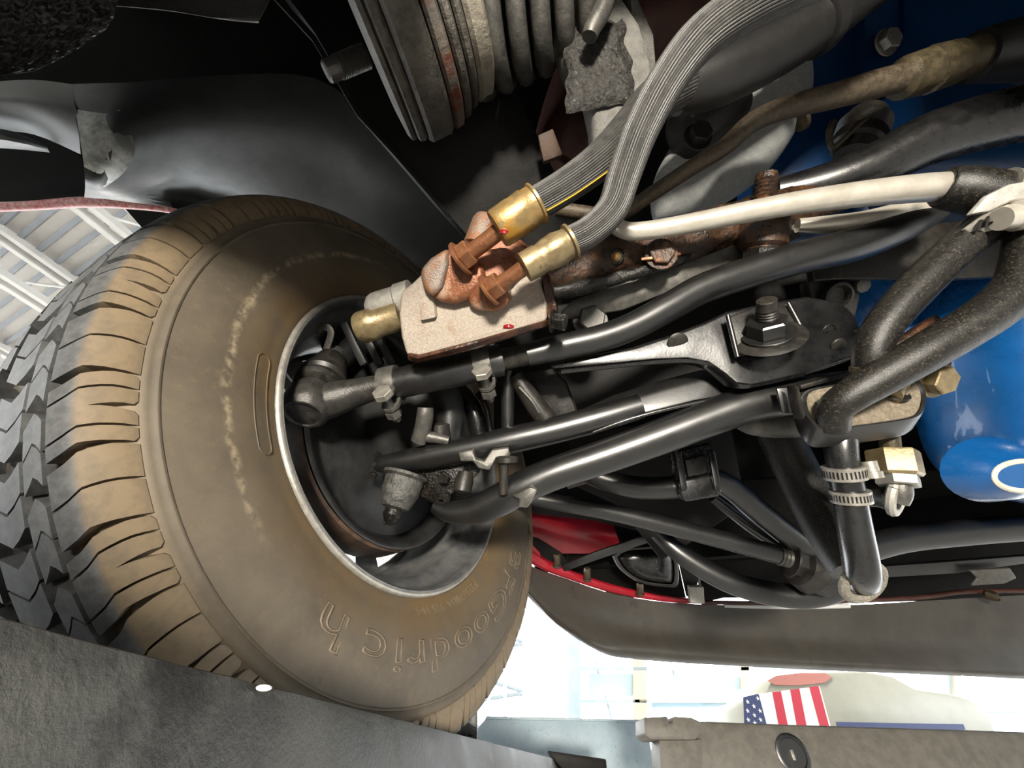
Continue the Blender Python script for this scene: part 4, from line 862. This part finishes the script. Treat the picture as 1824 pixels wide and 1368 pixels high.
bm = newbm(); a_ = P(1542, 1046, .375); n_ = (P(1542, 1046, .375)-P(1500, 985, .41)).normalized(); pts = []
n_ = (-VF*.9-VU*.25+VX*.1).normalized()
e1 = n_.orthogonal().normalized(); e2 = n_.cross(e1)
pts = [P(1537, 1036, .378)+(e1*math.cos(2*PI*k/36)+e2*math.sin(2*PI*k/36))*px(.38, 36) for k in range(37)]; tube_bm(bm, pts, [px(.38, 9)]*37, 8)
tag(build('cut_end', bm, mat('pale_cut_rubber', (.16, .145, .115), (.3, .28, .23), .7, 0, 500, .8, .8, 700), sl), 'pale cut rubber ring')
ft = thing('pipe_fitting', 'hex brass pipe fitting with a galvanised nut below the grommet bracket', 'pipe fitting', P(1590, 830, .38))
tube('stub', [(1584, 776, .384, 15), (1586, 795, .383, 15), (1590, 812, .382, 15)], M['oldbrass'], ft, 4, 18)
hexnut('brass_hex', P(1588, 803, .382), P(1600, 860, .372)-P(1588, 803, .382), px(.38, 38), px(.38, 44), M['olive'], ft, 0, .25)
hexnut('zinc_nut', P(1597, 848, .374), P(1600, 870, .37)-P(1594, 840, .376), px(.37, 32), px(.37, 18), M['steel'], ft, 0, .1)
tube('elbow', [(1600, 858, .372, 18), (1602, 876, .37, 19), (1596, 890, .372, 19)], M['greysteel'], ft, 4, 18)
tube('hose_stub', [(1530, 880, .41, 22), (1555, 878, .40, 24), (1575, 880, .39, 26), (1592, 884, .382, 28)], M['rubber_clean'], ft, 4, 20)
bm = newbm(); n_ = (-VF*.8+VX*.5-VU*.1).normalized(); e1 = n_.orthogonal().normalized(); e2 = n_.cross(e1)
pts = [P(1597, 882, .376)+(e1*math.cos(2*PI*k/32)+e2*math.sin(2*PI*k/32))*px(.376, 31) for k in range(33)]; tube_bm(bm, pts, [px(.376, 8)]*33, 8)
tag(build('hose_end', bm, M['galv'], ft), 'pale cut hose end')
gbar = tag(tube('grey_channel', [(1312, 752, .46, 12), (1335, 752, .455, 22), (1380, 754, .45, 26), (1450, 752, .45, 26)], M['greysteel'], None, 5, 24), 'rounded grey channel end left of the grommet bracket', 'channel')
# ================================================================ SWAY BAR AND FRONT STRUTS
sb = thing('sway_bar', 'bent black sway bar held by a square bushing clamp', 'sway bar', P(1200, 880, .60))
tube('bar', [(1030, 832, .62, 18), (1070, 852, .61, 19), (1130, 868, .60, 20), (1200, 868, .60, 20), (1260, 855, .60, 20), (1300, 868, .60, 21), (1350, 910, .60, 21), (1400, 950, .60, 21), (1450, 985, .60, 21), (1500, 990, .61, 21), (1600, 962, .62, 22), (1700, 950, .62, 22), (1850, 938, .62, 22), (2400, 900, .62, 22)], M['black'], sb, 6, 22)
slab('bushing_clamp', [(1206, 856, .575), (1212, 886, .57), (1222, 896, .568), (1282, 886, .568), (1290, 876, .57), (1278, 842, .575)], .03, M['black_gloss'], sb, .006, None, 40, 3)
slab('clamp_plate', [(1196, 806, .59), (1266, 790, .59), (1282, 850, .578), (1206, 866, .578)], .012, M['grease'], sb, .003)
for x in (1212, 1272): bar('clamp_lug', [(x-6, 800, .58, 12), (x, 835, .572, 12), (x+6, 872, .566, 12)], 12, .006, M['black_gloss'], sb, .0015, 3)
slab('clamp_recess', [(1220, 818, .578), (1258, 810, .578), (1264, 842, .574), (1226, 850, .574)], .006, M['black_gloss'], sb, .002)
sr = thing('front_strut_rod', 'long straight dark strut rod with a threaded bushing end', 'rod', P(1180, 930, .62))
tube('rod', [(900, 876, .62, 13), (980, 893, .62, 14), (1100, 915, .62, 15), (1250, 952, .61, 15.5), (1395, 990, .60, 16)], M['black'], sr, 5, 18)
lathe_px('thread_end', (1386, 988, .60), (1420, 998, .598), [(0, 17), (.1, 18), (.2, 16), (.3, 18), (.4, 16), (.5, 18), (.6, 16), (.7, 18), (1, 16)], M['greysteel'], sr, 16)
hexnut('strut_nut', P(1408, 996, .597), P(1430, 1002, .595)-P(1400, 992, .598), px(.6, 24), .018, M['black_dust'], sr, .002)
lathe_px('bushing', (1420, 1004, .60), (1476, 1030, .60), [(0, 20), (.05, 36), (.4, 42), (.45, 30), (.5, 36), (.9, 34), (1, 20)], M['black_dust'], sr, 24)
lw = tag(tube('lower_crossbar', [(1170, 948, .68, 14), (1210, 985, .66, 17), (1280, 1028, .64, 19), (1350, 1052, .63, 20), (1430, 1062, .62, 20), (1490, 1048, .62, 20), (1520, 1018, .62, 20)], M['black'], None, 6, 20), 'curved black lower bar sweeping above the front valance', 'bar')
db = tag(tube('diagonal_brace', [(1270, 885, .66, 10), (1350, 945, .65, 12), (1420, 985, .64, 12), (1480, 1005, .64, 12)], M['black'], None, 5, 16), 'thin black diagonal brace below the sway bar', 'brace')
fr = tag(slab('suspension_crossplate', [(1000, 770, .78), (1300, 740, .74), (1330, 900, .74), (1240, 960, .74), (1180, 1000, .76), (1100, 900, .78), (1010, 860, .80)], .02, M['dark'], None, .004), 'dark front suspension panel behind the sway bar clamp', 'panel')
fl = tag(slab('flat_bracket', [(1010, 852, .70), (1076, 842, .70), (1078, 852, .70), (1012, 872, .70)], .01, M['greysteel'], None, .002), 'small flat grey bracket behind the lower arm bar', 'bracket')
# dark radiator support and splash parts in front
rs = thing('radiator_support_panel', 'black radiator support structure above the front valance', 'panel', P(1500, 950, .95))
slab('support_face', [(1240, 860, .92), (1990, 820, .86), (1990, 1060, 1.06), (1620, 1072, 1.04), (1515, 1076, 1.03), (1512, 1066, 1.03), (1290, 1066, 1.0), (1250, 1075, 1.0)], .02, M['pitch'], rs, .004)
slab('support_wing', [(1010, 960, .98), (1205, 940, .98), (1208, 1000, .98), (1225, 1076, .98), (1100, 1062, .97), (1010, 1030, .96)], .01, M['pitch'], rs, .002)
slab('support_strip', [(1560, 1010, .84), (1700, 1000, .83), (1830, 990, .82), (1830, 1004, .82), (1700, 1022, .83), (1565, 1030, .84)], .01, M['black'], rs, .002)
slab('foil_patch', [(1728, 1016, .81), (1800, 1012, .81), (1812, 1030, .81), (1790, 1040, .81), (1732, 1044, .81), (1742, 1030, .81)], .006, M['greysteel'], rs, .002)
slab('hanger_plate', [(1168, 950, .82), (1192, 944, .82), (1250, 1010, .82), (1238, 1064, .81), (1224, 1064, .81), (1210, 1000, .82)], .008, M['dark'], rs, .002)
tag(slab('hanger_clip', [(1228, 1046, .80), (1254, 1046, .80), (1256, 1076, .80), (1230, 1076, .80)], .012, M['galv'], rs, .002), 'pale zinc clip')
bar('stay_bar', [(1002, 1012, .84, 12), (1060, 990, .83, 14), (1150, 960, .82, 14)], 13, .006, M['black'], rs, .001)
hn = thing('turn_signal_housing', 'black rounded signal lamp housing above the valance', 'lamp housing', P(1150, 1005, .87))
def frame_loft(name, poly, steps, m, parent, n=4):
    ring = cat_rom([(float(a), float(b)) for a, b in poly+poly[:1]], n)[:-1]; cx = sum(a for a, b in ring)/len(ring); cy = sum(b for a, b in ring)/len(ring); bm = newbm()
    ring_loft(bm, [[P(cx+(a-cx)*s_, cy+(b-cy)*s_, d_) for a, b in ring] for s_, d_ in steps]); return build(name, bm, m, parent, 50)
pl = [(1090, 990), (1110, 978), (1150, 974), (1190, 974), (1206, 990), (1208, 1040), (1190, 1046), (1140, 1038), (1104, 1014)]
frame_loft('housing_rim', pl, [(1, .90), (1, .872), (.96, .868), (.86, .868), (.84, .875), (.83, .90)], M['black'], hn)
frame_loft('housing_bowl', pl, [(.84, .88), (.8, .868), (.7, .86), (.5, .853), (.2, .85)], M['black_gloss'], hn)
# ================================================================ FRONT VALANCE AND RED FENDER
va = thing('front_valance', 'satin black front valance panel with a red painted upper edge', 'valance', P(1400, 1130, .97))
sheet('valance_panel', [
    [(918, 985, .80), (940, 1008, .82), (1000, 1030, .86), (1100, 1060, .90), (1240, 1076, .94), (1500, 1078, .98), (1700, 1066, 1.0), (1990, 1050, 1.02)],
    [(920, 1000, .80), (950, 1030, .81), (1015, 1060, .84), (1110, 1088, .885), (1245, 1098, .93), (1500, 1102, .97), (1700, 1094, .99), (1990, 1086, 1.01)],
    [(924, 1020, .79), (965, 1062, .795), (1035, 1100, .82), (1118, 1122, .865), (1250, 1132, .91), (1500, 1140, .95), (1700, 1142, .97), (1990, 1144, .99)],
    [(930, 1042, .78), (985, 1098, .78), (1056, 1140, .795), (1122, 1150, .83), (1258, 1161, .875), (1500, 1175, .915), (1700, 1184, .935), (1990, 1196, .955)],
    [(931, 1046, .78), (988, 1103, .78), (1066, 1152, .795), (1127, 1164, .83), (1261, 1174, .872), (1500, 1186, .91), (1700, 1195, .93), (1990, 1208, .95)],
    [(932, 1048, .81), (990, 1106, .81), (1068, 1157, .83), (1128, 1170, .865), (1262, 1180, .905), (1500, 1192, .945), (1700, 1200, .965), (1990, 1214, .98)]], M['valance'], va, 4, .004)
rim_spec = [(918, 972, .795, 9), (960, 1000, .82, 10), (1010, 1022, .85, 8), (1090, 1048, .89, 7), (1180, 1066, .92, 5), (1260, 1072, .935, 4)]
bm = newbm(); pts, rad = path(rim_spec, 6); tube_bm(bm, pts, rad, 10); tag(build('red_edge', bm, M['red'], va), 'red painted edge')
tag(tube('red_seam', [(1250, 1073, .93, 3.5), (1400, 1074, .95, 3.5), (1520, 1070, .965, 3.5), (1640, 1064, .98, 4), (1720, 1054, .985, 4), (1850, 1052, .99, 4)], M['darkred'], va, 5, 8), 'thin dark red seam')
tag(tube('slit_trim', [(1290, 1079, .945, 3), (1400, 1081, .955, 4), (1512, 1079, .965, 4)], M['white'], va, 4, 8), 'light strip under the seam')
for x, y, d_ in ((1140, 1050, .895), (1046, 1024, .86), (1765, 1058, .98), (992, 1000, .83)):
    hexnut('rim_bolt', P(x, y+6, d_-.01), P(x, y-8, d_-.01)-P(x, y+6, d_-.01), px(d_, 9 if x > 1700 else 6), .022 if x < 1700 else .014, M['tarnish'], va, .003)
slab('bracket_tab', [(1414, 1064, .90), (1424, 1064, .90), (1438, 1082, .90), (1420, 1082, .90)], .006, M['black'], va, .001)
fe = thing('front_fender', 'red painted inner corner of the front fender beside the tire', 'fender', P(980, 950, .86))
sheet('fender_inner', [
    [(880, 900, .92), (950, 905, .92), (1020, 915, .94), (1090, 930, .97)],
    [(880, 935, .90), (960, 940, .90), (1030, 950, .92), (1100, 958, .95)],
    [(880, 985, .93), (970, 985, .93), (1035, 985, .94), (1110, 985, .96)]], M['red'], fe)
slab('fender_corner', [(912, 945, .79), (940, 962, .795), (962, 985, .81), (968, 1012, .83), (940, 1000, .815), (915, 975, .80)], .006, M['red'], fe, .002)
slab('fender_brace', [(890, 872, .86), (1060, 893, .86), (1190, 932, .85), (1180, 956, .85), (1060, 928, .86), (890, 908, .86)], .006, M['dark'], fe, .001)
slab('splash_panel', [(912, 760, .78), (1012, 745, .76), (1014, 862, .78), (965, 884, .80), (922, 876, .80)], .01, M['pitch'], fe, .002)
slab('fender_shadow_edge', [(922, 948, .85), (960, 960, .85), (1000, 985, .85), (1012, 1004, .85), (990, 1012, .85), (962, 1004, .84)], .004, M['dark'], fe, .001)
# ================================================================ FRONT OF THE LIFT
def PY(x, y, Y):
    """point seen at x, y standing on the upright plane Y metres ahead of the camera"""
    q = P(x, y, 1)-CAM; return CAM+q*(Y/q.y)
def upright(name, poly, Y, thick, m, parent=None, bev=.002, back=V((0, 1, 0))):
    bm = newbm(); slab_bm(bm, [PY(a, b, Y) for a, b in poly], back.normalized()*thick)
    bmesh.ops.recalc_face_normals(bm, faces=bm.faces)
    if bev: bevel(bm, bev)
    return build(name, bm, m, parent)
ws = thing('wheel_stop', 'black perforated wheel stop at the end of the lift runway', 'wheel stop', PY(820, 1320, .86))
upright('stop_plate', [(850, 1170), (850, 1330), (760, 1330), (780, 1270), (810, 1230), (830, 1195)], .88, .012, M['black'], ws)
upright('stop_foot', [(768, 1282), (808, 1276), (850, 1300), (850, 1330), (768, 1330)], .80, .01, M['runway'], ws)
for x, y, r in ((785, 1298, 4), (797, 1300, 5), (813, 1308, 3), (825, 1311, 3), (838, 1313, 3), (806, 1240, 11)):
    Yh = .80 if y > 1260 else .88
    lathe('stop_hole', PY(x, y, Yh)-V((0, .0008, 0)), V((0, -1, 0)), [(0, r*.0013), (.0004, r*.0013), (.0005, 0)], M['black_gloss'], ws, 14)
wd = tag(upright('wood_chip', [(758, 1281), (771, 1279), (772, 1297), (760, 1298)], .74, .012, mat('pale_raw_wood', (.55, .38, .2), (.68, .5, .3), .7, 0, 200), None, .001), 'small pale wood chip wedged beside the tire', 'wood chip')
tr = thing('lift_cross_tray', 'scratched blue-grey cross tray at the front of the lift', 'lift tray', PY(1000, 1360, 1.6))
upright('tray_face', [(845, 1302), (868, 1276), (1152, 1283), (1175, 1420), (845, 1420)], 1.6, .25, M['liftblue'], tr, .006)
upright('tray_lip', [(866, 1276), (1152, 1282), (1152, 1286), (864, 1281)], 1.59, .02, M['liftblue'], tr, .001)
cb = thing('lift_cross_beam', 'dusty dark lift cross beam with a slotted round plug', 'lift beam', PY(1500, 1340, .95))
upright('beam', [(1236, 1284), (1400, 1290), (2600, 1327), (2600, 1440), (1236, 1440)], .95, .09, M['liftgrey'], cb, .008)
upright('beam_end_block', [(1147, 1278), (1190, 1276), (1192, 1288), (1198, 1288), (1199, 1276), (1232, 1278), (1250, 1286), (1250, 1308), (1238, 1318), (1160, 1318), (1148, 1308)], .90, .07, M['liftgrey'], cb, .003)
upright('beam_end_foot', [(1174, 1317), (1252, 1316), (1252, 1440), (1180, 1440)], .92, .06, M['liftgrey'], cb, .003)
u = .00136*.9
lathe('round_plug', PY(1412, 1343, .95)+V((0, .002, 0)), V((0, -1, 0)), [(0, 23*u), (.004, 23*u), (.005, 21*u), (.005, 18*u), (.003, 17*u), (.003, 0)], M['black'], cb, 28)
tag(obox('plug_slot', PY(1412, 1345, .947), V((1, 0, 0)), V((0, 1, 0)), UP, (4*u, .004, 11*u), M['steel'], cb, .0003), 'bright slot of the plug')
lt = tag(upright('lift_tongue', [(976, 1337), (1080, 1352), (1082, 1375), (1010, 1380), (985, 1352)], 1.2, .05, M['dark'], None, .003), 'small black metal tongue in front of the cross tray', 'metal tongue')
# ================================================================ THE HALL AROUND
h1d = V((.44, .9, 0)).normalized(); h2d = V((-.9, .44, 0)).normalized()
def hp(a, b, z): return V((0, 0, z))+h1d*a+h2d*b
def hbox(name, a0, a1, b0, b1, z0, z1, m, parent=None, bev=0):
    return obox(name, hp((a0+a1)/2, (b0+b1)/2, (z0+z1)/2), h1d, h2d, UP, (abs(a1-a0), abs(b1-b0), abs(z1-z0)), m, parent, bev)
HC = 6.6; M['rib'] = mat('shaded_roof_rib', (.24, .26, .29), (.3, .32, .35), .5, 0, 2)
ceil = struct(hbox('ceiling', -12, 16, -12, 16, HC, HC+.05, M['cream']))
for k in range(62):                                   # folded ribs of the roof sheets in view, their shade painted blue-grey
    a = -4.0+k*.2
    hbox('roof_rib', a, a+.055, 1.0, 15, HC-.09, HC, M['rib'], ceil)
def rod(name, a, b, r, m, parent, seg=8):
    bm = newbm(); tube_bm(bm, [a, b], [r, r], seg); return build(name, bm, m, parent, 50)
for ti, b in enumerate((3.0, 4.9, 6.8, 9.2, 11.6)):
    lab = ('roof truss nearest above the tire', 'second roof truss from the tire', 'third roof truss from the tire', 'fourth roof truss from the tire', 'farthest roof truss seen past the tire')[ti]
    t = thing('roof_truss', 'white steel '+lab, 'roof truss', hp(-10, b, HC-.5), 'roof trusses of the hall')
    for z in (HC-.12, HC-.62):
        for o_ in (-.09, .09): hbox('chord', -10, 15, b+o_-.035, b+o_+.035, z-.04, z+.04, M['truss'], t)
    for k in range(16):
        a = -6+k*1.0
        rod('web_rod', hp(a, b, HC-.12), hp(a+.5, b, HC-.62), .018, M['truss'], t); rod('web_rod', hp(a+.5, b, HC-.62), hp(a+1.0, b, HC-.12), .018, M['truss'], t)
for k, (a, lab) in enumerate(((-1.2, 'nearest thin dark tie rod under the roof'), (1.6, 'middle thin dark tie rod under the roof'), (4.4, 'farthest thin dark tie rod under the roof'))):
    tag(rod('roof_tie_rod', hp(a, 1.0, HC-.7), hp(a+.6, 14, HC-.7), .022, M['trussdark'], None), lab, 'tie rod', 'tie rods under the roof')
# glazed front wall
WY = 11.0
fw = struct(quad('wall_front', [(-4, WY, 0), (30, WY, 0), (30, WY, 1.9), (-4, WY, 1.9)], M['white'], thick=.1))
def mull(x0, x1, y0, y1, m, depth=.12, name='mullion', par=None, dy=0):
    return upright(name, [(x0, y0), (x1, y0), (x1, y1), (x0, y1)], WY-.15+dy, depth, m, par or fw, 0)
M['bluewhite'] = mat('pale_blue_frame', (.42, .52, .58), (.5, .58, .63), .5, 0, 3)
M['creampost'] = mat('cream_post', (.55, .5, .38), (.6, .55, .42), .5, 0, 3)
M['glassblue'] = mat('pale_blue_reflection', (.45, .62, .72), (.6, .72, .78), .15, 0, .8)
mull(926, 1010, 700, 1330, M['white'], .3, 'wide_post', dy=-.3); mull(1012, 1034, 700, 1330, M['bluewhite'])
mull(1128, 1152, 1130, 1330, M['creampost']); mull(1320, 1334, 1150, 1330, M['creampost']); mull(1700, 1712, 1180, 1330, M['creampost'])
for y, x0, x1 in ((1188, 1034, 1830), (1246, 1034, 1300), (1262, 1700, 1830)): mull(x0, x1, y, y+6, M['bluewhite'], .06, 'transom')
for x0, y0, x1, y1 in ((1060, 1180, 1090, 1280), (1195, 1180, 1212, 1250), (1640, 1200, 1700, 1280), (1800, 1200, 1824, 1290)):
    a = PY(x0, y0, WY); b = PY(x1, y1, WY); rod('brace_rod', a, b, .03, M['bluewhite'], fw)
for k, (x0, y0, x1, y1) in enumerate(((1160, 1250, 1260, 1275), (1250, 1205, 1330, 1280), (1720, 1262, 1830, 1280), (1050, 1200, 1126, 1240), (1640, 1195, 1700, 1240), (1760, 1200, 1830, 1255))):
    mull(x0, x1, y0, y1, M['glassblue'], .02, 'pane_reflection', dy=.1)  # flat panels painting the glazing's blue tints and reflections
# lattice seen between the tyre and the white post
la_ = thing('wall_lattice', 'pale steel lattice beside the wide white post', 'lattice', PY(890, 1290, 10))
for k in range(8):
    y = 985+k*44; a = PY(845, y, 10.4); b = PY(930, y+(26 if k % 2 else -14), 10.4); rod('lattice_rod', a, b, .035, M['bluewhite'], la_)
for x in (868, 897): rod('lattice_post', PY(x, 960, 10.4), PY(x+3, 1320, 10.4), .05, M['truss'], la_)
# white vehicle with a flag
YV = 6.0
M['vanwhite'] = mat('cream_white_vehicle_paint', (.27, .27, .22), (.3, .3, .245), .35, 0, 3)
M['flagblue'] = mat('flag_navy', (.03, .045, .13), rough=.5); M['flagred'] = mat('flag_red', (.45, .02, .045), rough=.5); M['flagwhite'] = mat('flag_white', (.75, .74, .7), rough=.5)
van = thing('parked_vehicle', 'rounded cream-white vehicle with a painted flag beyond the lift', 'vehicle', PY(1560, 1384, YV))
upright('vehicle_body', [(1322, 1400), (1324, 1250), (1336, 1240), (1362, 1236), (1372, 1212), (1386, 1202), (1430, 1197), (1540, 1194), (1590, 1203), (1632, 1226), (1690, 1234), (1728, 1244), (1756, 1262), (1772, 1290), (1784, 1330), (1790, 1400)], YV, 1.3, M['vanwhite'], van, .05)
tag(upright('roof_marking', [(1368, 1212), (1382, 1204), (1420, 1199), (1470, 1199), (1482, 1206), (1470, 1216), (1420, 1221), (1380, 1220)], YV-.012, .01, mat('faded_red_marking', (.42, .16, .13), rough=.5), van, 0), 'faded red roof patch')
flag = upright('flag', [(1324, 1242), (1350, 1236), (1460, 1222), (1480, 1294), (1326, 1292)], YV-.008, .006, M['flagwhite'], van, 0)
upright('flag_canton', [(1324, 1242), (1350, 1236), (1352, 1238), (1366, 1292), (1326, 1292)], YV-.014, .008, M['flagblue'], flag, 0)
for a, b, c_, d_ in ((1376, 1391, 1404, 1388), (1408, 1424, 1437, 1420), (1442, 1458, 1477, 1461)):
    upright('flag_stripe', [(a, 1233-(a-1376)*.14), (b, 1231-(a-1376)*.14), (c_, 1294), (d_, 1294)], YV-.014, .008, M['flagred'], flag, 0)
upright('body_band', [(1490, 1286), (1716, 1290), (1720, 1300), (1494, 1300)], YV-.012, .01, M['flagblue'], van, 0)
def star(x, y, r):
    bm = newbm(); c0 = PY(x, y, YV-.02); pp = []
    for k in range(10):
        a = PI/2+k*PI/5; q = r*(1 if k % 2 == 0 else .4)*YV/910
        pp.append(c0+V((math.cos(a)*q, 0, math.sin(a)*q)))
    slab_bm(bm, pp, V((0, .008, 0))); build('flag_star', bm, M['flagwhite'], flag, None)
for x, y in ((1332, 1250), (1332, 1266), (1333, 1282), (1343, 1258), (1344, 1274), (1345, 1288), (1350, 1244), (1354, 1266), (1355, 1282)): star(x, y, 3.6)
# concrete hall side walls behind and beside the car, unseen, added and sized to set the ambient light
struct(hbox('wall_left', -12, 16, 15.5, 16, 0, 1.4, M['white']))
struct(hbox('wall_back', -12.3, -12, -12, 16, 0, HC, M['white']))
struct(hbox('wall_right', -12, 3, -12.3, -12, 0, HC, M['white']))
